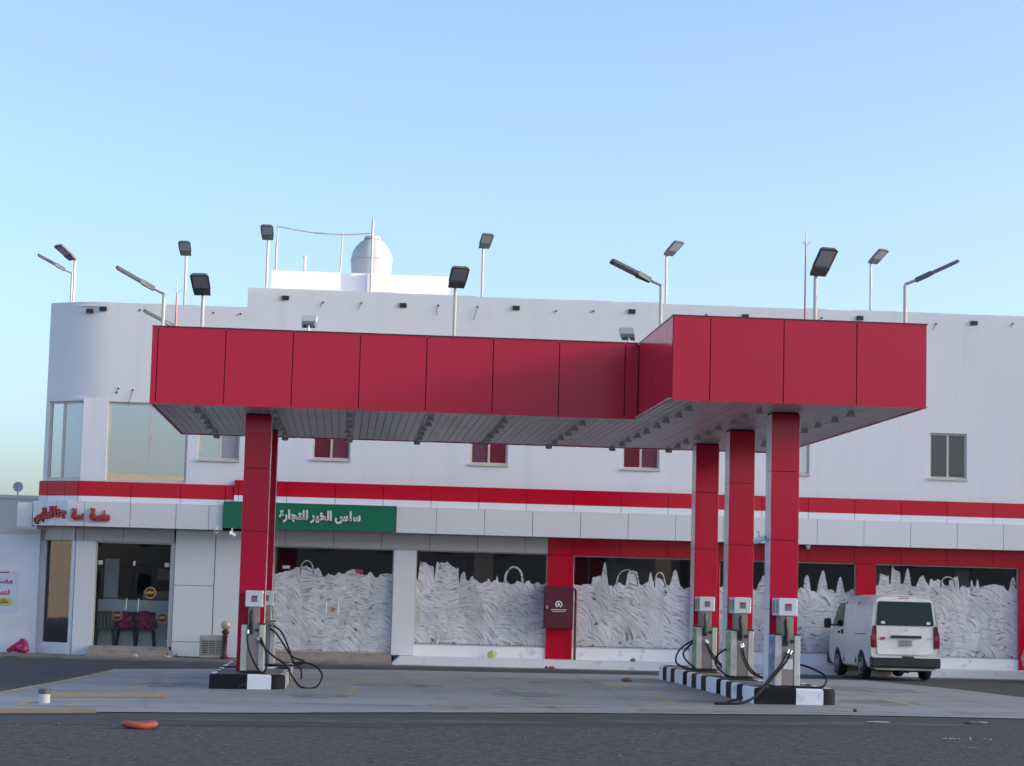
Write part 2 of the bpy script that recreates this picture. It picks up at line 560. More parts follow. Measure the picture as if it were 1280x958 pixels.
def text_mb(body, size, depth=.02, bold=.0, align='CENTER', slant=0):
    """lettering standing in the XZ plane, facing -Y, middle at the origin"""
    cu = bpy.data.curves.new('lettering', 'FONT')
    cu.body = body
    cu.size = size
    cu.align_x = align
    cu.extrude = depth/2
    cu.offset = bold
    cu.shear = slant
    cu.resolution_u = 3
    o = bpy.data.objects.new('tmp_text', cu)
    COL.objects.link(o)
    bpy.context.view_layer.update()
    me = bpy.data.meshes.new_from_object(o.evaluated_get(bpy.context.evaluated_depsgraph_get()))
    mb = MB()
    vs = [(v.co.x, -v.co.z, v.co.y) for v in me.vertices]
    zc = (min(v[2] for v in vs)+max(v[2] for v in vs))/2
    mb.add([(x, y, z-zc) for x, y, z in vs], [list(p.vertices) for p in me.polygons])
    bpy.data.objects.remove(o)
    bpy.data.curves.remove(cu)
    bpy.data.meshes.remove(me)
    return mb

def arabic(s):
    """join Arabic letters into their drawn forms, laid out left to right"""
    F = {'ا':(0xFE8D,2),'ب':(0xFE8F,4),'ة':(0xFE93,2),'ت':(0xFE95,4),'ج':(0xFE9D,4),'خ':(0xFEA5,4),'ر':(0xFEAD,2),
         'س':(0xFEB1,4),'غ':(0xFECD,4),'ل':(0xFEDD,4),'م':(0xFEE1,4),'ن':(0xFEE5,4),'ي':(0xFEF1,4)}
    out = []
    for i, ch in enumerate(s):
        if ch not in F:
            out.append(ch)
            continue
        base, k = F[ch]
        prev = i > 0 and s[i-1] in F and F[s[i-1]][1] == 4
        nxt = i+1 < len(s) and s[i+1] in F
        if k == 2: idx = 1 if prev else 0
        else: idx = (3 if nxt else 1) if prev else (2 if nxt else 0)
        out.append(chr(base+idx))
    return ''.join(reversed(out))

def grid_wall(x0, x1, z0, z1, y, holes, depth):
    """front face with real openings and reveals running back by depth"""
    mb = MB()
    xs = sorted({x0, x1}|{h[0] for h in holes}|{h[1] for h in holes})
    zs = sorted({z0, z1}|{h[2] for h in holes}|{h[3] for h in holes})
    for a, b in zip(xs, xs[1:]):
        for c, d in zip(zs, zs[1:]):
            mx, mz = (a+b)/2, (c+d)/2
            if any(h[0] < mx < h[1] and h[2] < mz < h[3] for h in holes): continue
            mb.quad((a,y,c),(b,y,c),(b,y,d),(a,y,d))
    for a, b, c, d in holes:
        q = y+depth
        mb.quad((a,y,c),(a,y,d),(a,q,d),(a,q,c))
        mb.quad((b,y,c),(b,q,c),(b,q,d),(b,y,d))
        mb.quad((a,y,d),(b,y,d),(b,q,d),(a,q,d))
        mb.quad((a,y,c),(a,q,c),(b,q,c),(b,y,c))
    return mb

# ------------------------------------------------------------------ ground
def gz(x, y):
    """the lot falls gently to the left and towards the shops"""
    a = .012*(min(max(x, -16), 8)-8)
    t = min(max((y-44)/8, 0), 1)
    return a*(1-t) - .085*t
XS = [-400, -120, -50, -16, -12, -9, -6, -3, 0, 2, 4, 6, 8, 12, 20, 50, 120, 400]
def sheet(x0, x1, y0, y1, lift):
    xs = sorted({x0, x1}|{x for x in XS if x0 < x < x1})
    ys = sorted({y0, y1}|{y for y in (-300, -100, -30, 0, 15, 25, 30, 36, 40, 44, 46, 48, 50, 52, 60, 90, 200) if y0 < y < y1})
    mb = MB()
    for a, b in zip(xs, xs[1:]):
        for c, d in zip(ys, ys[1:]):
            mb.quad(*[(x, y, gz(x, y)+lift) for x, y in ((a,c),(b,c),(b,d),(a,d))])
    return mb
def strip(front, back, lift, n=26, m=12):
    """ground sheet between two polylines given as lists of (x, y)"""
    def at(pl, t):
        k = t*(len(pl)-1)
        i = min(int(k), len(pl)-2)
        u = k-i
        return (pl[i][0]*(1-u)+pl[i+1][0]*u, pl[i][1]*(1-u)+pl[i+1][1]*u)
    mb = MB()
    G = []
    for j in range(m+1):
        row = []
        for i in range(n+1):
            a, b = at(front, i/n), at(back, i/n)
            t = j/m
            x, y = a[0]*(1-t)+b[0]*t, a[1]*(1-t)+b[1]*t
            row.append((x, y, gz(x, y)+lift))
        G.append(row)
    vs = [p for r in G for p in r]
    fs = [(j*(n+1)+i, j*(n+1)+i+1, (j+1)*(n+1)+i+1, (j+1)*(n+1)+i) for j in range(m) for i in range(n)]
    return mb.add(vs, fs)

struct('ground', sheet(-400, 400, -300, 400, -.012), 'sand')
struct('lot_asphalt', sheet(-60, 60, 29.0, 54.4, -.006), 'asphalt2')
struct('road', strip([(-60, -12), (60, -12)], [(-60, 28.4), (-8, 28.4), (-4, 28.9), (0, 28.8), (4, 29.4), (10, 29.3), (60, 29.6)], -.002, n=60, m=6), 'road')
FRONT = [(-6.3, 32.5), (-5, 32.15), (-3.6, 31.75), (-1.2, 31.9), (.4, 32.3), (2.7, 32.65), (6, 32.8), (9, 32.9), (11, 32.95), (14.2, 33.1)]
BACK = [(-4.95, 47.5), (-3.7, 48.1), (-2.2, 48.7), (-.4, 49.3), (1.3, 49.7), (3.5, 49.7), (6, 49.7), (8.5, 49.7), (10.6, 49.7), (12.5, 49.6)]
struct('forecourt', strip(FRONT, BACK, .003), 'concrete')
def off(pl, dx, dy): return [(x+dx, y+dy) for x, y in pl]
struct('edge_line', strip(FRONT, off(FRONT, 0, .13), .007, m=1), 'yellowline')
struct('edge_line', strip([(-6.3, 32.5), (-6.12, 32.5)], [(-4.95, 47.5), (-4.77, 47.5)], .007, n=1, m=14), 'yellow')
struct('edge_line', strip([(14.05, 33.1), (14.2, 33.1)], [(12.4, 49.6), (12.5, 49.6)], .0075, n=1, m=14), 'yellowline')
for (a, b) in (((-3.72,38.5),(-3.66,40.4)),((-3.68,43.0),(-3.6,44.3)),((.28,38.4),(.32,40.2)),((.34,42.8),(.38,44.2)),
               ((5.5,42.0),(5.52,43.9)),((5.72,35.7),(5.74,37.8)),((9.82,39.8),(9.8,41.1)),((10.08,36.0),(10.1,38.3))):
    struct('lane_marking', strip([(a[0]-.09, a[1]), (a[0]+.09, a[1])], [(b[0]-.09, b[1]), (b[0]+.09, b[1])], .0072, n=1, m=3), 'yellow')
struct('gutter', strip([(1.2, 52.6), (40, 52.6)], [(1.2, 53.66), (40, 53.66)], -.001, n=20, m=2), 'gutter')
struct('pavement', MB().box(-60, 1.33, 52.35, 56, -.4, -.05), 'paving')
struct('pavement_kerb', MB().box(-60, 1.32, 52.18, 52.345, -.4, -.045), 'gutter')
mb = MB().cbox(-.0, .0001, 0, .0001, 0, .0001, .00001) if False else MB()
mb.prism([(1.36,-.3),(40,-.3),(40,.12),(1.56,.12),(1.36,-.03)], 53.66, 54.9)
struct('shop_kerb', mb, 'kerbwhite')
def stain_mat(name, col, a):
    m = mat(name, col, .5)
    n = m.node_tree
    nz = n.nodes.new('ShaderNodeTexNoise')
    nz.inputs['Scale'].default_value = 2.5
    nz.inputs['Detail'].default_value = 7
    g = n.nodes.new('ShaderNodeNewGeometry')
    n.links.new(g.outputs['Position'], nz.inputs['Vector'])
    mr = n.nodes.new('ShaderNodeMapRange')
    mr.inputs[1].default_value = .38
    mr.inputs[2].default_value = .68
    mr.inputs[4].default_value = a
    n.links.new(nz.outputs['Fac'], mr.inputs[0])
    n.links.new(mr.outputs[0], n.nodes['Principled BSDF'].inputs['Alpha'])
    return m
M['oil'] = stain_mat('oil_stain', (.06, .06, .062), .30)
M['tyremark'] = stain_mat('tyre_mark', (.07, .07, .072), .16)
M['dust'] = stain_mat('pale_dust', (.36, .33, .29), .35)
rnd = random.Random(12)
for k, (x, y, rx, ry, mm) in enumerate(((1.2,41.5,.9,1.3,'oil'),(3.4,38.6,.7,1.1,'oil'),(4.8,43.6,1.0,1.2,'oil'),(-.3,37.2,.6,.9,'oil'),(9.7,37.2,.6,1.2,'oil'),(10.9,42.5,.9,1.4,'oil'),(-3.3,41,.5,1.1,'oil'),(6.2,36.3,.5,.7,'oil'),
        (2.0,34.3,2.4,.5,'dust'),(7.5,33.7,2.8,.4,'dust'),(-3.2,33.0,1.5,.4,'dust'),(11.5,34.2,1.6,.6,'dust'),(.5,30.2,3,.5,'dust'),(6.5,30.6,3,.5,'dust'))):
    pl = []
    for q in range(22):
        a = 2*PI*q/22
        f_ = 1+rnd.uniform(-.22, .22)
        px, py = x+rx*f_*math.cos(a), y+ry*f_*math.sin(a)
        pl.append((px, py, gz(px, py)+.0055+.0003*k if y > 32 else gz(px, py)+.002+.0003*k))
    struct('ground_stain', MB().add([(x, y, sum(p[2] for p in pl)/22)]+pl, [(0, 1+q, 1+(q+1) % 22) for q in range(22)]), mm)
for k, (x0, y0, x1, y1) in enumerate(((2.0,33.2,1.2,48.5),(3.5,33.2,2.7,48.5),(4.9,33.4,5.4,48.5),(10.4,33.5,10.0,48.5),(11.8,33.5,11.4,48.5),(-3.0,33,-3.9,47))):
    struct('tyre_track', strip([(x0-.1, y0), (x0+.1, y0)], [(x1-.1, y1), (x1+.1, y1)], .0098+.0003*k, n=1, m=14), 'tyremark')
for k, y in enumerate((29.9, 31.1)):
    struct('tyre_track', strip([(-9, y+.5), (-2, y), (6, y+.1), (18, y+.7)], [(-9, y+.72), (-2, y+.22), (6, y+.33), (18, y+.93)], -.0005+.0003*k, n=40, m=1), 'tyremark')
# yellow rectangle painted round a filler cover
mb = MB()
for x0, x1, y0, y1 in ((-4.98,-4.12,33.35,33.5),(-4.98,-4.12,34.2,34.35),(-4.98,-4.86,33.5,34.2),(-4.24,-4.12,33.5,34.2)):
    mb.quad(*[(x,y,gz(x,y)+.0076) for x,y in ((x0,y0),(x1,y0),(x1,y1),(x0,y1))])
struct('painted_square', mb, 'yellow')

# ------------------------------------------------------------------ main building
W = 54.5  # facade positions come from image pixels, scaled about the camera out to this depth
bld = thing('shop_building', (4, W, -.09), 'long white two-storey shop building with red band and whitewashed shop windows', 'building')
P = bld
def bpart(name, mb, m, smooth=False): return obj(name, mb, m, P, smooth)

WIN = {'A': (-.86, .12), 'B': (3.24, 4.22), 'C': (7.24, 8.22), 'D': (11.24, 12.22), 'E': (15.46, 16.46)}
holes = [(a, b, 5.12, 6.33) for a, b in WIN.values()] + [(19.6, 20.6, 5.12, 6.33), (23.7, 24.7, 5.12, 6.33)]
bpart('upper_wall', grid_wall(-2.68, 40, 4.5, 9.5, W, holes, .14), 'plaster')
mb = MB()
mb.box(-2.68, 40, W+.004, W+.30, 3.3, 4.49)
mb.quad((-2.68,W,4.5),(-2.68,W,9.5),(-2.68,74,9.5),(-2.68,74,4.5))
mb.quad((40,W,0),(40,74,0),(40,74,9.5),(40,W,9.5))
mb.quad((-2.68,74,0),(-2.68,74,9.5),(40,74,9.5),(40,74,0))
bpart('side_wall', mb, 'plaster')
mb = MB()
mb.box(-2.68, 40, W+.005, W+.2, 9.5, 9.515)
mb.box(-2.48, 40, W+.2, 74, 8.9, 9.0)
bpart('roof', mb, 'plaster')
# left wing with its canted corner
CX, CY = -6.77, W
EX, EY = -7.80, W+.63
LW = [(-6.13, -4.08, 4.40, 6.44), (-3.80, -2.74, 5.02, 6.23)]
lw = grid_wall(CX, -2.68, 4.36, 6.52, W+.002, LW, .14)
up_ = grid_wall(CX+.6, -2.68, 6.52, 9.02, W+.002, [], .14)
lw.add(up_.v, up_.f)
bpart('upper_wall', lw, 'plaster')
L45 = math.hypot(EX-CX, EY-CY)
def facet(x0, x1, z0, z1, d0, d1):
    """box on the canted corner: x runs from the front corner leftwards, d outwards"""
    ux, uy = (EX-CX)/L45, (EY-CY)/L45
    ox, oy = -uy*-1*-1, ux
    ox, oy = -abs(uy), -abs(ux)
    return [(CX+ux*x+ox*d, CY+uy*x+oy*d, z) for x, d, z in ((x0,d0,z0),(x1,d0,z0),(x1,d1,z0),(x0,d1,z0),(x0,d0,z1),(x1,d0,z1),(x1,d1,z1),(x0,d1,z1))]
BOXF = [(0,3,2,1),(4,5,6,7),(0,1,5,4),(1,2,6,5),(2,3,7,6),(3,0,4,7)]
def fbox(mb, *a): return mb.add(facet(*a), BOXF)
mb = MB()
fbox(mb, .6, L45, 6.52, 9.02, 0, -.2)
fbox(mb, 0, L45, 6.44, 6.518, 0, -.2)
fbox(mb, 0, L45, 3.3, 4.40, 0, -.2)
fbox(mb, L45-.09, L45, 4.40, 6.44, 0, -.2)
mb.quad((EX,EY,-.1),(EX,74,-.1),(EX,74,9.02),(EX,EY,9.02))
mb.quad((EX,EY,8.9),(CX,CY,8.9),(-2.68,CY,8.9),(-2.68,74,8.9))
mb.box(-6.9, -2.6, W+.2, W+.3, 3.3, 4.36)
bpart('corner_wall', mb, 'plaster')
mb = MB()
k45 = 1/math.sqrt(2)
A0, A1, A2 = (CX+.6, W+.0025), (CX, W), (CX+(EX-CX)/L45*.6, W+(EY-CY)/L45*.6)
vs = []
for i in range(13):
    q = i/12
    vs += [tuple((1-q)**2*A0[j]+2*q*(1-q)*A1[j]+q*q*A2[j] for j in (0, 1))+(zz,) for zz in (6.5195, 9.02)]
mb.add(vs, [(2*i, 2*i+2, 2*i+3, 2*i+1) for i in range(12)])
bpart('corner_curve', mb, 'plaster', True)

def window(x0, x1, z0, z1, mull, y, g, fw_=.05, panes=None):
    f = MB()
    for a in ((x0,x1,z0,z0+fw_),(x0,x1,z1-fw_,z1)): f.box(a[0],a[1],y,y+.06,a[2],a[3])
    for a in ((x0,x0+fw_),(x1-fw_,x1),(mull-fw_*.55,mull+fw_*.55)): f.box(a[0],a[1],y+.001,y+.059,z0+fw_,z1-fw_)
    f.box(x0-.03,x1+.03,y-.12,y-.001,z0-.045,z0+.005)
    wo = bpart('window', f, 'frame')
    for k_, (a, b) in enumerate(((x0+fw_, mull-fw_*.55), (mull+fw_*.55, x1-fw_))):
        obj('pane', MB().box(a, b, y+.028, y+.036, z0+fw_, z1-fw_), g if isinstance(g, str) else g[k_], wo)
    return wo
for k, (a, b) in WIN.items():
    window(a, b, 5.12, 6.33, (a+b)/2, W+.07, {'E': 'darkglass', 'B': ('screenglass', 'mirrorglass'), 'D': 'paleglass'}.get(k, ('mirrorglass', 'screenglass')))
window(-6.13, -4.08, 4.40, 6.44, -5.06, W+.07, 'mirrorglass', .06)
window(-3.80, -2.74, 5.02, 6.23, -3.27, W+.07, ('mirrorglass', 'paleglass'))
f = MB()
fbox(f, .0, L45-.09, 4.40, 4.46, -.06, -.12)
fbox(f, .0, L45-.09, 6.38, 6.44, -.06, -.12)
for a, b in ((0,.06),(.62,.69),(L45-.16,L45-.09)): fbox(f, a, b, 4.46, 6.38, -.061, -.119)
wo = bpart('window', f, 'frame')
for a, b, g in ((.06,.62,'paleglass'),(.69,L45-.16,'mirrorglass')):
    obj('pane', fbox(MB(), a, b, 4.46, 6.38, -.085, -.095), g, wo)
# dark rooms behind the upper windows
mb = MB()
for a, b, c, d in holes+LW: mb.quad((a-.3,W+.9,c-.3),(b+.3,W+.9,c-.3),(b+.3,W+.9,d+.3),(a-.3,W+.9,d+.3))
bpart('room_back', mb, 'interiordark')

# parapet spouts, stray holes and wires
for x, z in ((-1.70,9.30),(1.37,9.22),(4.34,9.26),(7.41,9.28),(10.44,9.26),(13.53,9.33),(16.64,9.31),(19.8,9.3)):
    bpart('roof_spout', MB().box(x-.09,x+.09,W-.05,W+.02,z-.055,z+.055), 'black')
for x, z in ((-6.38,8.84),(-7.02+.3,8.77)):
    bpart('roof_spout', MB().box(x-.09,x+.09,W-.05,W+.02,z-.055,z+.055), 'black')
for x, z, l in ((-.72,9.22,.14),(.28,9.24,.2),(2.29,9.25,.26),(3.32,9.25,.36),(5.4,9.22,.06),(6.39,9.25,.05),(9.4,9.27,.05),(12.5,9.3,.05),(15.6,9.25,.18),(17.7,9.33,.1),(-5.53,6.75,.4),(-5.9,6.78,.0),(-5.94,6.68,.0),(-5.44,8.84,.0),(-3.55,8.84,0),(-2.85,8.84,.05)):
    h = MB().lathe([(.028,0),(.028,.02)], 8, (x, W-.02, z), 'y')
    if l: h.tube([(x,W-.02,z),(x-.04,W-.05,z-l*.4),(x+random.uniform(-.12,.02),W-.03,z-l)], .008, 5, 3)
    bpart('cable_stub', h, 'wire')

# red band, white strip under it, projecting sign fascia, lower strip: panel by panel
JN = [2.25+1.242*k for k in range(-4, 22)]
def clip(a, b, js, g=.006):
    xs = [a]+[j for j in js if a+.04 < j < b-.04]+[b]
    return [(p+g, q-g) for p, q in zip(xs, xs[1:])]
for a, b in clip(-2.83, 40, JN):
    bpart('band_panel', MB().box(a, b, W-.09, W-.06, 4.12, 4.51), 'red2').rotation_euler = (R(random.uniform(-.5,.5)), 0, R(random.uniform(-.3,.3)))
    bpart('upper_strip_panel', MB().box(a, b, W-.085, W-.06, 3.7, 4.117), 'white')
for a, b in clip(-2.83, 40, [j+.13 for j in JN]):
    if b > 1.40: bpart('fascia_panel', MB().box(max(a, 1.36), b, 53.93, 53.96, 3.26, 3.92), 'white')
for a, b in clip(-1.75, 5.33, JN):
    bpart('lower_strip_panel', MB().box(a, b, W-.08, W-.05, 2.84, 3.30), 'grey')
for a, b in clip(5.33, 40, JN):
    bpart('lower_strip_panel', MB().box(a, b, W-.08, W-.05, 2.82, 3.30), 'red2')
JL = [-5.60, -4.30]
for a, b in clip(-6.80, -2.84, [-5.46, -4.20, -3.05]):
    bpart('band_panel', MB().box(a, b, W-.06, W-.03, 3.99, 4.37), 'red2')
    bpart('upper_strip_panel', MB().box(a, b, W-.055, W-.03, 3.65, 3.987), 'white')
for a, b in clip(-6.98, -3.06, [-6.55, -5.40, -4.25, -3.42]):
    bpart('fascia_panel', MB().box(a, b, 53.93, 53.96, 3.20, 3.82), 'white')
for a, b in clip(-6.80, -4.30, [-6.60, -5.60]):
    bpart('lower_strip_panel', MB().box(a, b, W-.08, W-.05, 2.84, 3.24), 'grey')
# the same courses round the canted corner
for a, b in ((.012,.42),(.432,.98),(.992,L45+.06)):
    bpart('band_panel', fbox(MB(), a, b, 3.99, 4.37, .06, .03), 'red2')
    bpart('upper_strip_panel', fbox(MB(), a, b, 3.65, 3.987, .055, .03), 'white')
    bpart('lower_strip_panel', fbox(MB(), a, b, 2.84, 3.24, .08, .05), 'grey')
for a, b in ((-.153,.25),(.262,.63),(.642,1.0)):
    bpart('fascia_panel', fbox(MB(), a, b, 3.20, 3.82, .57, .54), 'white')
bpart('fascia_panel', MB().box(-8.32, -7.94, 54.56, 54.59, 3.17, 3.78), 'white')
# dark carcass behind the panels
mb = MB()
mb.box(-3.05, 40, 53.962, W-.1, 3.28, 3.90)
mb.box(-6.9, -3.06, 53.962, W-.1, 3.215, 3.80)
mb.box(-2.82, 40, W-.058, W+.003, 2.9, 4.5)
mb.box(-6.75, -2.83, W-.028, W+.001, 2.9, 4.36)
fbox(mb, 0, .99, 3.215, 3.80, .535, .1)
fbox(mb, 0, L45+.05, 2.9, 4.36, .028, .001)
mb.box(-8.30, -7.96, 54.593, 55.2, 3.19, 3.76)
bpart('fascia_frame', mb, 'dark')
mb = MB().box(-3.05, 40, 53.935, W-.086, 3.922, 3.93)
mb.box(-6.9, -3.06, 53.935, W-.056, 3.822, 3.83)
fbox(mb, -.13, .99, 3.822, 3.83, .56, .06)
bpart('fascia_top', mb, 'white')
mb = MB().box(-3.05, 40, 53.965, W-.082, 3.262, 3.275)
mb.box(-6.9, -3.06, 53.965, W-.082, 3.2, 3.21)
fbox(mb, -.13, .99, 3.203, 3.212, .54, .085)
bpart('fascia_soffit', mb, 'grey')

# ---- ground floor: pillars, kick panels, bays
def pillar(x0, x1, m, y0=W-.06, z0=-.08, z1=2.838, cuts=()):
    zs = [z0]+list(cuts)+[z1]
    for a, b in zip(zs, zs[1:]):
        bpart('pillar_panel', MB().box(x0, x1, y0, W+.28, a+.004, b-.004), m)
pillar(1.34, 1.91, 'white', z0=.125)
pillar(5.335, 6.01, 'red2', z0=.125, z1=2.815)
pillar(9.13, 9.86, 'red2', z0=.125, z1=2.815)
pillar(13.50, 14.02, 'red2', z0=.125, z1=2.815)
pillar(17.88, 18.5, 'red2', z0=.125, z1=2.815)
pillar(22.5, 23.1, 'red2', z0=.125, z1=2.815)
pillar(30, 30.6, 'red2', z0=.125, z1=2.815)
# white panels between laundry door and first bay
for x0, x1, z0, z1 in ((-4.27,-3.256,1.78,3.19),(-4.27,-3.256,.345,1.768),(-4.27,-3.256,-.03,.333),(-3.244,-2.6,-.03,3.19),(-2.588,-1.76,-.03,3.24)):
    bpart('wall_panel', MB().box(x0+.004, x1-.004, W-.06, W-.03, z0, z1), 'white')
bpart('panel_backing', MB().box(-4.30, -1.745, W-.028, W+.2, -.05, 3.2), 'dark')
bpart('wall_panel', MB().box(-6.78, -6.29, W-.06, W+.2, -.05, 2.838), 'white')
# laundry corner glass and its kick panel
bpart('kick_panel', fbox(MB(), .03, L45, -.06, .24, .05, -.1), 'white')
wo = bpart('corner_frame', fbox(fbox(MB(), .03, .14, .245, 2.835, .03, -.1), L45-.22, L45, .245, 2.835, .03, -.1), 'white')
obj('pane', fbox(MB(), .145, L45-.225, .25, 2.83, -.04, -.05), 'cornerglass', wo)

def bay(x0, x1, z0, z1, kick, tops, seed, zb):
    """shop window: pane, thin frame, kick panel and the whitewash brushed on it"""
    if kick: bpart('kick_panel', MB().box(x0+.004, x1-.004, W+.0, W+.2, .122, z0-.004), 'kerbwhite' if kick == 1 else 'white')
    f = MB()
    f.box(x0, x0+.03, W+.06, W+.12, z0, z1)
    f.box(x1-.03, x1, W+.06, W+.12, z0, z1)
    f.box(x0+.03, x1-.03, W+.06, W+.12, z0, z0+.03)
    f.box(x0+.03, x1-.03, W+.06, W+.12, z1-.03, z1)
    wo = bpart('shop_window', f, 'alu')
    n = max(1, round((x1-x0)/1.35))
    for i in range(n):
        a = x0+.03+(x1-x0-.06)*i/n
        b = x0+.03+(x1-x0-.06)*(i+1)/n
        obj('pane', MB().box(a+.003, b-.003, W+.085, W+.095, z0+.03, z1-.03), 'shopglass', wo)
    if not tops: return wo
    rnd = random.Random(seed)
    N = int((x1-x0-.06)/.018)
    X = [x0+.03+(x1-x0-.06)*i/N for i in range(N+1)]
    ph = [rnd.uniform(0, 6) for _ in range(4)]
    T = []
    for x in X:
        u = (x-x0)/(x1-x0)
        h = tops[0] + .012*math.sin(x*9+ph[0]) + .010*math.sin(x*23+ph[1]) + rnd.uniform(-.006, .006)
        for a, b, t, sh in tops[1]:
            if a < u < b:
                q = (u-a)/(b-a)
                if sh == 's': k = 1-abs(2*q-1)**1.5                    # spike
                elif sh == 'l': k = min(1, q*9)*(1-.35*q) if q < .97 else .5   # leaning left
                elif sh == 'r': k = min(1, (1-q)*6)*(.55+.45*q)
                else: k = math.sqrt(max(0, 1-(2*q-1)**2))             # dome
                k *= 1+.16*mnoise.noise((x*9, seed, 1))+.10*mnoise.noise((x*26, seed, 2))
                h = max(h, tops[0]+(t-tops[0])*k)
        h += .022*mnoise.noise((x*6, seed, 0))+.014*mnoise.noise((x*19, seed, 3))
        h = min(h, .985)
        T.append(z0+(z1-z0)*h)
    mb = MB()
    y = W+.0825
    B = [zb+rnd.uniform(-.015, .02)+(.05 if rnd.random() < .04 else 0) for _ in X]
    vs = []
    for i, x in enumerate(X): vs += [(x, y, B[i]), (x, y, B[i]*.5+T[i]*.5), (x, y, T[i]), (x, y+.0015, B[i]), (x, y+.0015, T[i])]
    fs = []
    for i in range(N):
        a, b = i*5, (i+1)*5
        fs += [(a, b, b+1, a+1), (a+1, b+1, b+2, a+2), (a+2, b+2, b+4, a+4)]
    mb.add(vs, fs)
    for u0, u1, t, wd in tops[2]:                                     # single brush arcs
        prev = None
        for k in range(15):
            q = k/14
            ang = PI*q
            cx = x0+(x1-x0)*((u0+u1)/2-(u1-u0)/2*math.cos(ang))
            cz = z0+(z1-z0)*(tops[0]-.01+(t-tops[0])*math.sin(ang)**.8)
            nx, nz = -math.cos(ang), math.sin(ang)*.8
            cur = ((cx-nx*wd, y, cz-nz*wd), (cx+nx*wd, y, cz+nz*wd))
            if prev: mb.quad(prev[0], cur[0], cur[1], prev[1])
            prev = cur
    obj('whitewash', mb, 'whitewash', wo)
    return wo
bay(-1.745, 1.34, .16, 2.84, 0, (.745, [(.12,.40,.81,'d'),(.60,.72,.80,'d'),(.88,1.0,.765,'d')], [(.22,.33,.88,.014)]), 3, .19)
bay(1.91, 5.335, .41, 2.84, 1, (.685, [(.02,.14,.895,'l'),(.14,.33,.90,'l'),(.34,.385,.78,'d'),(.41,.45,.735,'d'),(.54,.57,.71,'d'),(.61,.63,.77,'s')], [(.68,.815,.86,.03)]), 11, .45)
bay(6.01, 9.13, .43, 2.815, 1, (.69, [(.16,.25,.80,'r'),(.235,.30,.95,'s'),(.45,.56,.87,'d'),(.59,.80,.745,'d'),(.64,.675,.84,'d'),(.69,.76,.80,'l'),(.82,.91,.885,'s')], [(.37,.55,.87,.012),(.69,.78,.85,.016)]), 23, .47)
bay(9.86, 13.50, .42, 2.815, 1, (.69, [(.02,.12,.80,'s'),(.28,.40,.86,'s'),(.44,.47,.80,'d'),(.50,.56,.92,'s'),(.62,.67,.86,'d'),(.72,.80,.93,'s'),(.86,.92,.85,'s')], []), 31, .46)
bay(14.02, 17.88, .40, 2.815, 1, (.775, [(.03,.10,.91,'l'),(.11,.18,.985,'l'),(.20,.255,.965,'s'),(.29,.375,.89,'s'),(.375,.48,.85,'l'),(.52,.59,.905,'r'),(.665,.69,.86,'s'),(.705,.73,.88,'s'),(.76,.90,.81,'d'),(.94,.995,.90,'s')], [(.46,.56,.89,.014)]), 41, .43)
bay(18.5, 22.5, .40, 2.815, 1, (.72, [(.2,.3,.9,'s'),(.5,.6,.85,'d')], []), 47, .43)
bay(23.1, 30, .40, 2.815, 1, None, 0, 0)
# notices stuck on the first bay, handles of its glass door
wo = bpart('window_notice', MB().box(-1.52, -1.33, W+.075, W+.081, 2.27, 2.35), 'pumpcream')
wo = bpart('window_notice', MB().box(.36, .55, W+.075, W+.081, 2.2, 2.3), 'litterred')
for x in (-.36, -.06): bpart('door_handle', MB().tube([(x,W+.02,1.12),(x,W+.02,1.44)], .016, 8).tube([(x,W+.02,1.2),(x,W+.085,1.2)],.01,6).tube([(x,W+.02,1.38),(x,W+.085,1.38)],.01,6), 'metal')
bpart('lock_rose', MB().lathe([(.055,-.02),(.055,0)], 10, (-.2, W+.08, 1.25), 'y'), 'orange')
# laundry door of two glass leaves
f = MB().box(-6.29, -6.24, W+.0, W+.1, .2, 2.84).box(-4.38, -4.28, W-.03, W+.1, .2, 2.84).box(-6.24, -4.38, W+.0, W+.1, 2.80, 2.839)
wo = bpart('door', f, 'alu')
for a, b in ((-6.235, -5.305), (-5.295, -4.385)):
    obj('pane', MB().box(a, b, W+.03, W+.042, .22, 2.27), 'shopglass', wo)
obj('transom_pane', MB().box(-6.235, -4.385, W+.03, W+.042, 2.28, 2.795), 'shopglass', wo)
for x, z in ((-6.16, 2.30), (-5.30, 2.30), (-4.47, 2.28)):
    obj('patch_fitting', MB().box(x-.06 if x != -5.30 else x-.03, x+.06 if x != -5.30 else x+.03, W+.02, W+.05, z-.055, z+.055), 'pumpcream', wo)
for x in (-5.46, -5.16):
    obj('handle', MB().tube([(x,W-.02,1.12),(x+.02,W-.02,1.40)], .016, 8).tube([(x,W-.02,1.18),(x,W+.03,1.18)],.01,6).tube([(x+.02,W-.02,1.35),(x+.02,W+.03,1.35)],.01,6), 'metal', wo)
for x, z, r in ((-4.86,1.56,.15),(-4.53,.93,.135),(-5.68,.96,.135)):
    st = obj('round_sticker', MB().lathe([(r,0),(r,.003)], 20, (x, W+.024, z), 'y'), 'orange' if z > 1.2 else 'orangedull', wo)
    obj('sticker_centre', MB().lathe([(r*.8,0),(r*.8,.003)], 20, (x, W+.0195, z), 'y').box(x-r*.7,x+r*.7,W+.0165,W+.0195,z-.001,z+.001), 'black', wo)
    obj('sticker_strip', MB().prism([(x-r*.62,z-r*.2),(x+r*.62,z-r*.1),(x+r*.62,z+r*.22),(x-r*.3,z+r*.3),(x-r*.62,z+r*.08)], W+.0145, W+.0165), 'orange' if z > 1.2 else 'orangedull', wo)

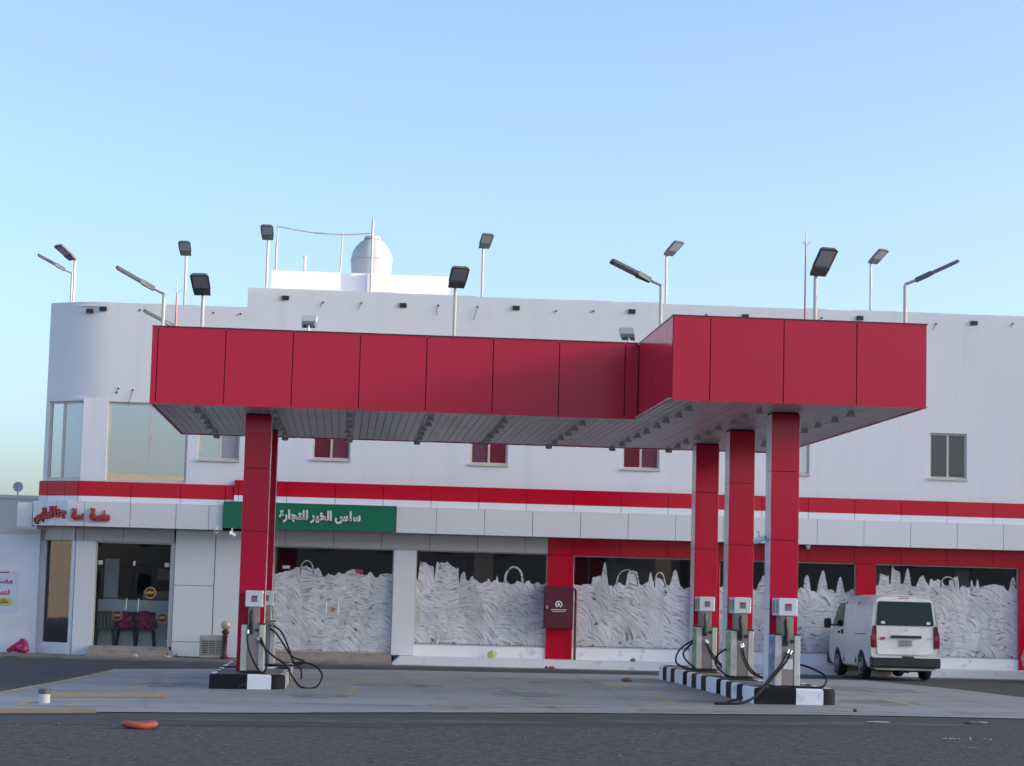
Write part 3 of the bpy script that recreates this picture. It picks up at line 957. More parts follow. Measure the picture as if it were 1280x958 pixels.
# shop interiors
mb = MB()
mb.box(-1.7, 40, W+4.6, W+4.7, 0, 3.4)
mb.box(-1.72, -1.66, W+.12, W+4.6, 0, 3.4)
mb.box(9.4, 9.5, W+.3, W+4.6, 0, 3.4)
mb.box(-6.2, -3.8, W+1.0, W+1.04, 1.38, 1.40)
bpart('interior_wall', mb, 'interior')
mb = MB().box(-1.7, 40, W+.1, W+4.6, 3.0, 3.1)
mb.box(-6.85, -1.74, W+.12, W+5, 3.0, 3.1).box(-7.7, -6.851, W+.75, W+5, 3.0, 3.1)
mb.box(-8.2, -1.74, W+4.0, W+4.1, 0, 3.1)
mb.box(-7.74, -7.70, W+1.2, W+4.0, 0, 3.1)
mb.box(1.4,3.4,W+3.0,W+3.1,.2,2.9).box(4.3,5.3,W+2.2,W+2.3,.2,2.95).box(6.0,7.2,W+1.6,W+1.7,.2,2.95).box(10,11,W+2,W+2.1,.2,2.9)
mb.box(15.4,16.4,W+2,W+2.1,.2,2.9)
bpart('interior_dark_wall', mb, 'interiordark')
bpart('interior_floor', MB().box(-6.85, 40, W+.12, W+4.6, .06, .18).box(-7.7, -6.851, W+.75, W+4.6, .06, .18), 'interiorfloor')
mb = MB().box(3.5,4.0,W+1.2,W+1.6,.2,3.0).box(14.1,14.7,W+1.2,W+1.5,.2,3.0).box(16.55,16.9,W+1.2,W+1.5,.2,3.0).box(7.3,9.2,W+2.4,W+2.5,.2,3.0).box(11.4,12.2,W+1.8,W+1.9,.2,3.0)
bpart('interior_pillar', mb, 'interiorbrown')
mb = MB().box(-6.24, -4.0, W+.66, W+1.1, .18, 1.36).box(-6.23,-5.86,W+1.7,W+1.8,.2,2.42)
bpart('laundry_counter', mb, 'interiorlight')
mb = MB().box(-5.2,-4.4,W+1.7,W+2.2,1.36,1.6).box(-4.9,-4.35,W+2.3,W+2.5,1.9,2.2)
bpart('laundry_shelf', mb, 'interiorbrown')
# entrance steps
for i, (y0, z1) in enumerate(((53.55,.03),(53.85,.11),(54.12,.195))):
    bpart('step', MB().cbox(-6.33+.01*i, -4.31-.01*i, y0, W+.12-.002*i, -.1, z1, .012), 'stone')
for i, (y0, z1) in enumerate(((53.62,.03),(53.95,.10),(54.2,.155))):
    bpart('step', MB().cbox(-1.76, 1.335, y0, W+.1-.002*i, -.1, z1, .012), 'stone')
# penthouse on the roof
mb = MB().box(-2.23, 2.76, 58.3, 64, 8.9, 10.6).box(.44, .64, 58.2, 58.299, 8.9, 10.585)
bpart('penthouse', mb, 'plaster')
# irregular coping of the parapets
mb = MB()
rnd = random.Random(5)
x = -2.67
while x < 30:
    l = rnd.uniform(.5, 1.6)
    mb.box(x, x+l-.002, W+.006, W+.17, 9.514, 9.514+rnd.uniform(.006, .035))
    x += l
bpart('parapet_coping', mb, 'plaster')

# ------------------------------------------------------------------ things on and around the building
def sphere_mb(c, r, n=16, m=10, sx=1, sy=1, sz=1, jit=0, seed=0):
    rnd = random.Random(seed)
    prof = [(max(.001, r*math.sin(PI*i/m)), -r*math.cos(PI*i/m)) for i in range(m+1)]
    mb = MB().lathe(prof, n)
    mb.v = [(c[0]+x*sx*(1+rnd.uniform(-jit, jit)), c[1]+y*sy*(1+rnd.uniform(-jit, jit)), c[2]+z*sz*(1+rnd.uniform(-jit, jit))) for x, y, z in mb.v]
    return mb

# water tank behind the penthouse
t = thing('water_tank', (.56, 60.6, 9.0), 'grey-white egg-shaped water tank on the roof behind the penthouse', 'water tank')
prof = [(.30,0),(.40,1.0),(.50,1.5),(.56,1.85),(.59,2.1),(.60,2.32)]
obj('lower_shell', MB().lathe(prof, 28, (.56,60.6,9.0)), 'tank', t, True)
obj('upper_shell', MB().lathe([(.60,2.345),(.58,2.5),(.535,2.62),(.46,2.74),(.36,2.85),(.25,2.925),(.2,2.95)], 28, (.56,60.6,9.0)), 'tank', t, True)
obj('seam', MB().lathe([(.606,2.318),(.622,2.325),(.622,2.34),(.602,2.347)], 28, (.56,60.6,9.0)), 'lampback', t, True)
obj('lid', MB().lathe([(.24,2.955),(.24,3.02),(.18,3.05)], 20, (.56,60.6,9.0)), 'tank', t, True)
# pipe frame on the penthouse
t = thing('pipe_frame', (-.8, 58.5, 10.6), 'thin grey pipe rail with uprights on the penthouse roof', 'pipe frame')
obj('upright', MB().tube([(-2.13,58.5,10.55),(-2.13,58.5,11.4)], .03).tube([(-2.13,58.5,11.35),(-2.11,58.5,11.8)], .018), 'lampback', t)
obj('upright', MB().tube([(-.33,58.5,10.55),(-.29,58.5,11.78)], .02), 'lampback', t)
obj('rail', MB().tube([(-2.13,58.5,11.79),(-2.05,58.5,11.86),(-1.2,58.5,11.74),(-.29,58.5,11.71),(.5,58.5,11.78)], .02, 6, 4), 'lampback', t)
tag(obj('vent_pipe', MB().tube([(-1.32,58.5,10.55),(-1.33,58.5,11.0)], .035).lathe([(.05,0),(.05,.06)],8,(-1.33,58.5,11.0)), 'pole'), 'short pale vent pipe with dark cap on the penthouse roof', 'vent pipe')
tag(obj('roof_mast', MB().tube([(.54,58.14,9.3),(.54,58.14,12.1)], .035), 'lampback'), 'plain grey steel mast fixed to the penthouse front, crossing the water tank', 'mast')

# street lamps -------------------------------------------------------------
def make_lamp(base, ph, az, label, big=1.0, tilt=30, arm=.22, back=False):
    edge = abs(abs(az)-87) < 3
    ls, ws, nw = (1.0, 1.0, .075) if edge else (.74, 1.12, .135)
    if not edge: arm = .07
    """pole on base; az: heading of the head, 0 = towards the street (-Y), 90 = +X"""
    t = thing('street_lamp', base, label, 'street lamp', 'street lamps on roof and canopy')
    b = Vector(base)
    o = obj('pole', MB().tube([b, b+Vector((0,0,ph))], .034, 10), 'pole', t, True)
    a, T = R(az), R(tilt)
    d = Vector((math.sin(a)*math.cos(T), -math.cos(a)*math.cos(T), math.sin(T)))
    side = Vector((math.cos(a), math.sin(a), 0))
    n = side.cross(d)
    if n.z < 0: n = -n
    top = b+Vector((0,0,ph))
    obj('arm', MB().tube([top-Vector((0,0,.03)), top+Vector((0,0,.02)), top+d*(arm+.1)], .028, 8), 'lampback', t, True)
    def blk(u0, u1, w0, w1, h0, h1, taper=1.0):
        mb = MB()
        vs = []
        for hh, q in ((h0,1),(h1,taper)):
            for u, w_ in ((u0,w0),(u1,w1)):
                for sgn in (-1, 1):
                    vs.append(top+d*u+side*(sgn*w_*q)+n*hh)
        return mb.add(vs, [(0,1,3,2),(4,6,7,5),(0,4,5,1),(1,5,7,3),(3,7,6,2),(2,6,4,0)])
    s = big*ls
    q = big*ws
    obj('lamp_head', blk(arm, arm+.26*s, nw*q, .150*q, -.035, .05, .8), 'lamphead', t)
    mb = blk(arm+.26*s, arm+.76*s, .155*q, .158*q, -.02, .035, .86)
    e = blk(arm+.76*s, arm+.80*s, .158*q, .12*q, -.02, .03, .86)
    mb.add(e.v, e.f)
    obj('lamp_housing', mb, 'lamphead' if not back else 'lampback', t)
    obj('led_panel', blk(arm+.29*s, arm+.73*s, .122*q, .122*q, -.026, -.021), 'led', t)
    return t
YR = 54.75
make_lamp((-7.22,54.95,9.0), 1.13, -46, 'roof-corner lamp at far left whose dark underside shows, the taller of the pair')
make_lamp((-7.38,55.75,9.0), .90, -86, 'thin edge-on lamp at far left, the lower one behind the roof-corner pair', tilt=27)
make_lamp((-4.33,YR,9.0), 1.33, -3, 'lamp standing on the lower left wing roof, its head facing the street', .92)
make_lamp((-2.22,YR,9.45), 1.38, -3, 'roof lamp left of the pipe frame at the step up of the roof', .95)
make_lamp((3.44,YR,9.45), 1.38, 9, 'roof lamp right of the penthouse, alone near the middle of the roof', .95)
make_lamp((8.34,YR,9.45), 1.38, 28, 'roof lamp with slanted head above the notch of the red canopy', .98)
make_lamp((13.88,YR,9.45), 1.38, 24, 'rightmost of the roof lamps that face the street', .98)
make_lamp((-3.50,39.4,6.53), 0.65, -88, 'edge-on lamp pointing left at the front left corner of the canopy', tilt=28)
make_lamp((-2.77,39.4,6.53), 0.65, -5, 'canopy lamp facing the street near the left end beside an aerial', 1.0)
make_lamp((1.97,39.4,6.53), 0.97, 6, 'canopy lamp facing the street in the middle of the long red fascia', 1.0)
make_lamp((-3.62,46.3,6.53), 0.78, -88, 'edge-on lamp pointing left behind the canopy, partly hidden by the red fascia', tilt=26)
make_lamp((-.92,46.4,6.53), 1.0, 178, 'grey back of a lamp turned away, just above the long fascia left of centre', 1.0, back=True)
make_lamp((6.25,46.4,6.53), 0.98, 178, 'grey back of a lamp turned away, beside the notch of the canopy', 1.0, back=True)
make_lamp((5.55,37.0,6.53), 0.81, -86, 'edge-on lamp pointing left at the step corner of the canopy', tilt=24)
make_lamp((7.98,35.3,6.53), 0.80, 15, 'large-looking lamp facing the street on the right canopy block', 1.0, tilt=42)
make_lamp((9.56,35.3,6.53), 0.73, 88, 'edge-on lamp pointing right at the right corner of the canopy', tilt=26)

def aerial(base, h, label):
    t = thing('aerial', base, label, 'aerial', 'aerials on the canopy')
    x, y, z = base
    obj('mast', MB().tube([(x,y,z),(x,y,z+h)], [.03,.016], 8), 'pinkred', t)
    mb = MB().tube([(x,y,z+h),(x,y,z+h+.28)], .008, 6)
    for a in range(3): mb.tube([(x,y,z+h-.02),(x+.11*math.cos(a*2.1),y+.11*math.sin(a*2.1),z+h+.08)], .007, 5)
    obj('prongs', mb, 'lampback', t)
    return t
aerial((9.55,43.2,6.53), 2.75, 'tall thin pinkish aerial with forked tip on the right canopy block')
aerial((-3.6,43.5,6.53), 1.27, 'short pink and white aerial near the left end of the canopy')

# signs --------------------------------------------------------------------
t = thing('shop_sign', (-.86, 53.9, 3.27), 'long green signboard with pale Arabic lettering above the first shop', 'shop sign')
obj('signboard', MB().box(-3.055, 1.352, 53.865, 53.93, 3.275, 3.935), 'green', t)
txt = text_mb(arabic('سلس الخير للتجارة'), .40, .03, .018)
xs = [v[0] for v in txt.v]
k = 2.08/(max(xs)-min(xs))
txt.xf(Matrix.Translation((-.60-k*(max(xs)+min(xs))/2, 53.85, 3.60)) @ Matrix.Diagonal((k, 1, k*1.15, 1)))
obj('lettering', txt, 'letterwhite', t)
t = thing('laundry_sign', (-6.7, 53.9, 3.2), 'red raised Arabic letters of the laundry on the white corner fascia', 'shop sign')
def word(s, x0, x1, zc, zh, y, yawdeg=0, tilt=0, par=t, org=None):
    for m_, d, o_, dy in (('letterdark', .05, .016, .012), ('letterred', .04, .014, -.018)):
        q = text_mb(arabic(s), .4, d, o_)
        xs = [v[0] for v in q.v]; zs = [v[2] for v in q.v]
        kx = (x1-x0)/(max(xs)-min(xs)); kz = zh/(max(zs)-min(zs))
        q.xf(Matrix.Translation((-(max(xs)+min(xs))/2, dy, 0)))
        q.xf(Matrix.Translation((*(org or ((x0+x1)/2, y)), zc)) @ Matrix.Rotation(R(yawdeg), 4, 'Z') @ Matrix.Rotation(R(tilt), 4, 'Y') @ Matrix.Diagonal((kx, 1, kz, 1)))
        obj('letter_face' if m_ == 'letterred' else 'letter_return', q, m_, par)
word('مغسلة', -6.42, -5.90, 3.50, .33, 53.89)
word('سلة', -6.88, -6.56, 3.50, .30, 53.89)
# two words on the canted fascia
ux, uy = (EX-CX)/L45, (EY-CY)/L45
def fp(x, d): return (CX+ux*x-abs(uy)*d, CY+uy*x-abs(ux)*d)
word('جنا', 0, .36, 3.54, .36, 0, -31, -10, org=fp(.10, .60))
word('للملابس', 0, .62, 3.46, .38, 0, -31, -10, org=fp(.63, .60))

# banner on the boundary wall
bw = thing('boundary_wall', (-11, 54.9, -.05), 'pale blue-white plastered boundary wall at the left edge', 'wall')
obj('wall', MB().box(-26, -7.76, 54.9, 55.15, -.1, 3.0), 'plaster2', bw)
obj('coping', MB().box(-26, -7.75, 54.86, 55.19, 3.0, 3.10), 'beige', bw)
bn = thing('banner', (-8.9, 54.85, 1.0), 'white printed banner with red words and yellow patch on the boundary wall', 'banner')
obj('sheet', MB().box(-10.1, -8.24, 54.885, 54.898, .96, 2.02), 'banner', bn)
obj('red_rule', MB().box(-10.0, -8.5, 54.880, 54.885, 1.97, 2.0), 'purpleprint', bn)
for s, x1, z, hgt, m_ in (('مغسلة', -8.40, 1.78, .16, 'purpleprint'), ('سلة', -8.46, 1.53, .24, 'letterred')):
    q = text_mb(arabic(s), .3, .004, .006, 'CENTER')
    xs = [v[0] for v in q.v]; zs = [v[2] for v in q.v]
    kk = hgt/(max(zs)-min(zs))
    q.xf(Matrix.Translation((x1-kk*max(xs), 54.880, z)) @ Matrix.Diagonal((kk*1.0, 1, kk, 1)))
    obj('printed_word', q, m_, bn)
pts = [(-9.3,1.12),(-8.45,1.14),(-8.38,1.2),(-8.39,1.29),(-8.46,1.33),(-9.3,1.36)]
obj('yellow_patch', MB().prism(pts, 54.880, 54.885), 'yellowprint', bn)
q = text_mb(arabic('ملابس'), .14, .003, .002)
q.xf(Matrix.Translation((-8.68, 54.877, 1.235)))
obj('printed_word', q, 'black', bn)

# neighbour house and dish at far left, houses across the street (seen only in reflections), added sun-blocking masses
nb = thing('neighbour_house', (-16, 66, 0), 'low beige house wall beyond the boundary wall at far left', 'house')
obj('wall', MB().box(-30, -9.0, 64, 74, -.2, 4.24), 'beige', nb)
obj('parapet', MB().box(-30, -8.98, 63.95, 64.2, 4.24, 4.34), 'beige', nb)
ds = thing('satellite_dish', (-10.2, 67, 4.2), 'small pale round satellite dish on a thin mast at far left', 'satellite dish')
obj('mast', MB().tube([(-10.24,67,4.0),(-10.24,67,4.7)], .02), 'lampback', ds)
obj('dish', MB().lathe([(.02,.07),(.09,.05),(.155,.0),(.16,.01),(.09,.06),(.02,.09)], 20, (-10.22,66.9,4.72), 'y'), 'tank', ds, True)
obj('feed_arm', MB().tube([(-10.24,67,4.6),(-10.25,66.75,4.72)], .01, 6), 'lampback', ds)
def house(x0, x1, y0, y1, h, label):  # also builds the added, unseen sun blockers
    b_ = thing('house', ((x0+x1)/2, (y0+y1)/2, -.2), label, 'house', 'houses across the street')
    hs = []
    x = x0+2
    while x < x1-2:
        hs += [(x, x+1.2, 1.2, 2.6), (x, x+1.2, 4.4, 5.8)]
        x += 4.2
    wl = grid_wall(x0, x1, -.3, h, 0, hs, -.2)
    wl.v = [(x_, y1+(y_ if y_ <= 0 else 0), z_) for x_, y_, z_ in wl.v]
    wl.quad((x0,y0,-.3),(x0,y1,-.3),(x0,y1,h),(x0,y0,h)).quad((x1,y0,-.3),(x1,y1,-.3),(x1,y1,h),(x1,y0,h))
    wl.quad((x0,y0,h-.4),(x1,y0,h-.4),(x1,y1,h-.4),(x0,y1,h-.4))
    obj('wall', wl, 'tan', b_)
    for a, b, c, d in hs: obj('window', MB().box(a, b, y1-.2, y1-.15, c, d), 'vanglass', b_)
    return b_
house(150, 166, -70, 14, 32.1, 'long unseen tan block added far right to keep low sun off the canopy')  # this and the next four: added out of view to block low sun
house(150, 166, 14.2, 19.3, 34.9, 'tallest unseen tan block added far right to shade the left wing')  # heights stepped so walls stay shaded and roof lamps catch sun
house(150, 166, 19.31, 20.6, 34.5, 'narrow unseen tan block added beside the tallest one to step the shadow line')
house(150, 166, 20.61, 21.7, 33.7, 'narrower and lower unseen tan block added to step the shadow line')
house(150, 166, 21.71, 60, 32.9, 'unseen tan block added far right to shade the right half of the shops')
house(-52, -27, -44, -32, 7.5, 'tan two-storey house across the street, far left one seen in window reflections')
house(-96, -74, 5, 62, 6.2, 'tan sunlit house far off to the left, seen in the narrow corner window')
hq = house(-24.5, -9.5, -52, -40, 9.5, 'tall tan house across the street seen at the foot of the big corner window reflection')
hq.rotation_euler = (0, 0, R(-38))
house(-8, 22, -50, -38, 6.6, 'long low tan house across the street behind the camera')
house(25, 60, -50, -38, 7.0, 'tan house across the street, furthest to the right behind the camera')

# wall-mounted bits
fc = thing('fire_hose_cabinet', (5.62, 54.2, .95), 'dark maroon fire hose cabinet on the red pillar', 'fire cabinet')
obj('body', MB().box(5.25, 6.0, 54.20, 54.435, .92, 2.0), 'maroon', fc)
dr = obj('door', MB().cbox(5.26, 5.99, 54.165, 54.198, .93, 1.99, .008), 'maroon', fc)
obj('handle', MB().box(5.29,5.34,54.14,54.165,1.42,1.50), 'metal', dr)
ring = []
rg = MB()
n = 24
vs = []
for k in range(n):
    a = PI*1.72*k/(n-1)-PI*.36
    for r_ in (.062,.092): vs.append((5.62-r_*math.cos(a), 54.160, 1.54+r_*math.sin(a)))
rg.add(vs, [(2*k,2*k+2,2*k+3,2*k+1) for k in range(n-1)])
rg.prism([(5.60,1.49),(5.64,1.49),(5.655,1.53),(5.62,1.585),(5.585,1.53)], 54.158, 54.163)
obj('emblem', rg, 'letterwhite', dr)
rnd = random.Random(2)
lt = MB()
for z, h_, w0 in ((1.40,.03,.19),(1.355,.022,.16)):
    x = 5.62-w0
    while x < 5.62+w0:
        l = rnd.uniform(.012,.03)
        lt.box(x, x+l, 54.1615, 54.1645, z-h_*rnd.uniform(.3,.5), z+h_*rnd.uniform(.3,.5))
        x += l+.008
obj('small_print', lt, 'letterwhite', dr)
tag(obj('fire_pipe', MB().tube([(5.99,54.32,1.93),(6.05,54.32,1.93),(6.075,54.32,1.90),(6.075,54.32,.1)], .033, 10), 'piperee', None, True), 'dark red water pipe rising beside the fire cabinet', 'pipe')

def camera_box(name, loc, label, dome=False, az=0):
    t = thing(name, loc, label, 'camera', 'security cameras')
    x, y, z = loc
    if dome:
        obj('base', MB().lathe([(.07,-.02),(.07,.03)], 12, loc), 'pumphead', t)
        obj('dome', sphere_mb((x,y,z-.03), .055, 12, 8), 'pumphead', t, True)
    else:
        obj('bracket', MB().tube([(x,y+.12,z+.10),(x,y+.02,z+.08),(x,y,z)], .02, 8), 'pumphead', t)
        b = MB().lathe([(.045,-.12),(.05,-.1),(.05,.1),(.035,.11)], 12, (0,0,0), 'y').xf(Matrix.Translation((x,y-.04,z-.04)) @ Matrix.Rotation(R(az),4,'Z') @ Matrix.Rotation(R(-18),4,'X'))
        obj('housing', b, 'pumphead', t, True)
        obj('lens', MB().lathe([(.034,-.125),(.034,-.118)],10,(0,0,0),'y').xf(Matrix.Translation((x,y-.04,z-.04)) @ Matrix.Rotation(R(az),4,'Z') @ Matrix.Rotation(R(-18),4,'X')), 'black', t)
    return t
camera_box('security_camera', (-2.82, 53.85, 3.14), 'white bullet camera under the left end of the green sign', False, -40)
camera_box('security_camera', (-3.22, 53.85, 3.17), 'small dark-lensed camera under the white fascia left of the green sign', False, 10)
camera_box('security_camera', (12.12, 54.1, 3.22), 'white dome camera under the fascia right of the pump columns', True)
camera_box('security_camera', (7.40, 37.0, 2.88), 'white bullet camera on the side of the front right column', False, 60)

ac = thing('air_conditioner', (-3.18, 53.7, -.05), 'weathered beige outdoor air-conditioner standing on the pavement', 'air conditioner')
obj('casing', MB().cbox(-3.50, -2.86, 53.55, 53.9, -.05, .54, .04), 'acbeige', ac)
for x in (-3.36, -3.18, -3.00):
    pn = obj('grille', MB().box(x-.065, x+.065, 53.54, 53.552, .06, .42), 'dark', ac)
    mb = MB()
    for k in range(8): mb.box(x-.06, x+.06, 53.528, 53.54, .075+.045*k, .095+.045*k)
    obj('louvre', mb, 'acbeige', pn)
gp = thing('globe_lamp_post', (-2.86, 53.55, -.05), 'short red post with yellowish globe beside the air-conditioner', 'lamp post')
obj('post', MB().lathe([(.11,0),(.11,.05),(.07,.09),(.055,.14),(.055,.55),(.075,.58),(.06,.62),(.10,.66),(.10,.70),(.05,.73)], 12, (-2.86,53.55,-.05)), 'maroon', gp, True)
obj('globe', sphere_mb((-2.86,53.55,.80), .125, 16, 12), 'globe', gp, True)

# plastic chair and the two chairs with laundry bundles inside the laundry
def chair(x, y, z, label, m_='chairgrey', rz=0):
    t = thing('plastic_chair', (x,y,z), label, 'chair', 'chairs inside the laundry')
    for sx in (-1,1):
        for sy in (-1,1):
            obj('leg', MB().tube([(x+sx*.24,y+sy*.22,z),(x+sx*.2,y+sy*.18,z+.42)], [.022,.028], 6), m_, t)
        obj('armrest', MB().tube([(x+sx*.24,y-.2,z+.42),(x+sx*.27,y-.2,z+.64),(x+sx*.27,y+.16,z+.68)], .024, 6), m_, t)
    obj('seat', MB().cbox(x-.23,x+.23,y-.22,y+.2,z+.41,z+.445,.01), m_, t)
    b = MB()
    for k in range(5): b.box(x-.2+.09*k, x-.16+.09*k, y+.17, y+.2, z+.45, z+.84)
    b.cbox(x-.23, x+.23, y+.165, y+.205, z+.8, z+.88, .01)
    obj('backrest', b, m_, t)
    return t
chair(-6.0, 54.86, .18, 'empty grey-green plastic armchair by the left edge of the laundry door')
chair(-5.46, 54.86, .18, 'dark chair under the left magenta bundle inside the laundry door', 'black')
chair(-4.98, 54.86, .18, 'dark chair under the right magenta bundle inside the laundry door', 'black')
def bundle(c, parts, label):
    mb = MB()
    for k, (dx, dz, r) in enumerate(parts):
        s_ = sphere_mb((0,0,0), 1, 26, 18)
        vv = []
        for p in s_.v:
            p = Vector(p)
            f_ = 1+.34*mnoise.noise(p*1.5+Vector((k*7+c[0]*3,0,0)))-.30*abs(mnoise.noise(p*3.2+Vector((k*3,c[0],5))))+.16*mnoise.noise(p*7)
            vv.append((c[0]+dx+p.x*r*f_*1.1, c[1]+p.y*r*f_*.85, max(c[2]+dz+p.z*r*f_, c[2]-.2)))
        mb.add(vv, s_.f)
    return tag(obj('laundry_bag', mb, 'magenta', None, True), label, 'bag', 'magenta laundry bags')
bundle((-5.50,54.78,.80), [(-.08,.1,.16),(.06,.02,.17),(.17,-.07,.12),(-.04,-.05,.17)], 'magenta laundry bundle on the left chair behind the glass door')
bundle((-4.98,54.78,.80), [(-.06,.12,.16),(-.04,-.04,.17),(.16,-.08,.13),(.03,.2,.10)], 'magenta laundry bundle on the right chair behind the glass door')
bundle((-7.15,55.5,.42), [(0,.1,.14),(.12,.0,.15),(-.1,-.06,.14),(.05,-.1,.15)], 'magenta bundle inside the narrow corner window')
bundle((-8.12,54.6,.10), [(.10,.11,.11),(0,.0,.13),(-.14,-.04,.09),(.12,-.04,.12),(-.24,-.08,.06)], 'magenta bundle left on the ground below the banner')

# ------------------------------------------------------------------ canopy
def settle(o, a=.25):
    o.rotation_euler = (R(random.uniform(-a, a)), 0, R(random.uniform(-a, a)))
ZS, ZT = 5.118, 6.535
cn = thing('fuel_canopy', (3, 41, 0), 'large red L-shaped fuel station canopy on five red columns', 'canopy')
FP = .035
def fpanels(x0, x1, y, js, sgn=-1):
    for a, b in clip(x0, x1, js, .008):
        settle(obj('fascia_panel', MB().box(a, b, y, y+FP, ZS-.02, ZT), 'red', cn))
fpanels(5.46, 9.85, 34.94, [6.1055+1.2623*k for k in range(4)])
fpanels(-3.655, 5.455, 39.045, [-3.543+1.249*k for k in range(8)])
fpanels(-3.655, 9.85, 46.80, [-3.543+1.249*k for k in range(12)])
def spanels(x, y0, y1, js):
    for a, b in clip(y0, y1, js, .008):
        obj('fascia_panel', MB().box(x, x+FP, a, b, ZS-.02, ZT), 'red', cn)
spanels(5.46, 34.98, 39.04, [35.6+1.25*k for k in range(4)])
spanels(9.815, 34.98, 46.795, [35.6+1.25*k for k in range(10)])
spanels(-3.655, 39.085, 46.795, [40.3+1.25*k for k in range(7)])
mb = MB()
mb.box(5.50, 9.81, 34.98, 46.79, 5.17, 6.53)
mb.box(-3.615, 5.498, 39.085, 46.789, 5.171, 6.529)
obj('core', mb, 'dark', cn)
mb = MB()
for x0, x1, y0, y1 in ((-3.66,5.44,39.03,39.09),(5.45,9.86,34.93,34.99),(-3.66,9.86,46.78,46.84)): mb.box(x0,x1,y0,y1,ZT+.001,ZT+.02)
mb.box(5.452,5.51,34.992,39.09,ZT+.001,ZT+.02).box(9.80,9.86,34.992,46.779,ZT+.001,ZT+.02).box(-3.66,-3.60,39.092,46.779,ZT+.001,ZT+.02)
obj('coping', mb, 'maroon', cn)
# soffit slats
me = None
x = -3.6
k = 0
while x < 9.78:
    y0 = 39.09 if x < 5.36 else 34.99
    dz = random.uniform(-.003, .003)
    obj('slat', MB().box(x, x+.139, y0, 46.78, ZS+dz, ZS+.02+dz), 'soffit', cn)
    x += .15
# ceiling lights in rows
proto = None
def clight(x, y):
    global proto
    if proto is None:
        proto = obj('canopy_light', MB().lathe([(.05,0),(.05,-.025),(.075,-.07),(.08,-.10),(.04,-.115)], 12, (x, y, ZS)), 'alu', cn, True)
        return
    c = proto.copy()
    COL.objects.link(c)
    c.location = Vector((x, y, ZS-.0575)) - WP[cn]
for i, x in enumerate((-2.82, -1.34, .05, 1.58, 3.02, 4.52, 5.95, 7.2, 8.85)):
    y = 46.4
    while y > (39.4 if x < 5.5 else 35.2):
        clight(x+random.uniform(-.03,.03), y)
        y -= 1.28
# columns
def column(x, y):
    c = obj('column', MB().box(x-.235, x+.235, y+.015, y+.485, -.15, ZS+.04), 'dark', cn)
    zs = [-.1, .40, 1.62, 2.84, 4.06, ZS-.03]
    for a, b in zip(zs, zs[1:]):
        a += .004; b -= .004
        obj('column_panel', MB().cbox(x-.251, x+.251, y, y+.014, a, b, .003), 'red', c)
        obj('column_panel', MB().cbox(x-.251, x+.251, y+.486, y+.5, a, b, .003), 'red', c)
        obj('column_panel', MB().cbox(x-.251, x-.237, y+.016, y+.484, a, b, .003), 'white', c)
        obj('column_panel', MB().cbox(x+.237, x+.251, y+.016, y+.484, a, b, .003), 'white', c)
CXR, CXL = 7.80, -1.70
for y in (36.72, 40.79, 44.75): column(CXR, y)
for y in (40.79, 44.75): column(CXL, y)

# ------------------------------------------------------------------ pump islands
def island(x0, x1, y0, y1, label, mirror=False):
    z0 = gz((x0+x1)/2, y0)
    H = z0+.275
    t = thing('pump_island', ((x0+x1)/2, (y0+y1)/2, z0), label, 'pump island', 'striped pump islands')
    r = .26
    # outline, counter-clockwise from the front left corner; sharp front left, rounded elsewhere
    def arc(cx, cy, a0, a1, rr, n=5): return [(cx+rr*math.cos(R(a0+(a1-a0)*i/n)), cy+rr*math.sin(R(a0+(a1-a0)*i/n))) for i in range(n+1)]
    segs = []
    w_ = x1-x0
    segs.append(('kerbblack', [(x0, y0), (x0+w_*.50, y0)]))
    segs.append(('kerbwhite', [(x0+w_*.50, y0), (x1-r, y0)]))
    segs.append(('kerbblack', arc(x1-r, y0+r, -90, 0, r)))
    n = 6
    yy = [y0+r+(y1-y0-2*r)*i/n for i in range(n+1)]
    for i in range(n): segs.append((('kerbwhite','kerbblack')[i%2], [(x1, yy[i]), (x1, yy[i+1])]))
    segs.append(('kerbblack', arc(x1-r, y1-r, 0, 90, r)))
    segs.append(('kerbwhite', [(x1-r, y1), ((x0+x1)/2, y1)]))
    segs.append(('kerbblack', [((x0+x1)/2, y1), (x0+r, y1)]))
    segs.append(('kerbblack', arc(x0+r, y1-r, 90, 180, r)))
    yy = [y1-r+(y0-y1+r)*i/n for i in range(n+1)]
    for i in range(n): segs.append((('kerbwhite','kerbblack')[i%2] if i != n-1 else 'kerbwhite', [(x0, yy[i]), (x0, yy[i+1])]))
    cx, cy = (x0+x1)/2, (y0+y1)/2
    for m_, pl in segs:
        mb = MB()
        vs = []
        for (px, py) in pl:
            ix, iy = cx+(px-cx)*.86, cy+(py-cy)*.94
            bx, by = cx+(px-cx)*.97, cy+(py-cy)*.988
            vs += [(px,py,z0-.2),(px,py,H-.035),(bx,by,H),(ix,iy,H),(ix,iy,z0-.2)]
        k_ = len(pl)
        fs = [(0,1,2,3,4), tuple((k_-1)*5+q for q in (4,3,2,1,0))]
        for i in range(k_-1):
            for q in range(5):
                a, b = i*5, i*5+5
                fs.append((a+q, b+q, b+(q+1)%5, a+(q+1)%5))
        obj('kerb_block', mb.add(vs, fs), m_, t)
    obj('island_top', MB().box(cx-w_*.43, cx+w_*.43, cy-(y1-y0)*.47, cy+(y1-y0)*.47, z0-.15, H-.012), 'islandtop', t)
    return H
H1 = island(7.13, 8.60, 35.9, 39.35, 'striped island under the nearest right-hand pump, nearest the street')
H2 = island(7.13, 8.60, 39.55, 43.2, 'striped island under the middle right-hand pump')
H3 = island(7.13, 8.60, 43.45, 47.0, 'striped island under the rear right-hand pump, nearest the shops')
H4 = island(-2.37, -.97, 39.4, 42.9, 'striped island at the front of the left-hand row')
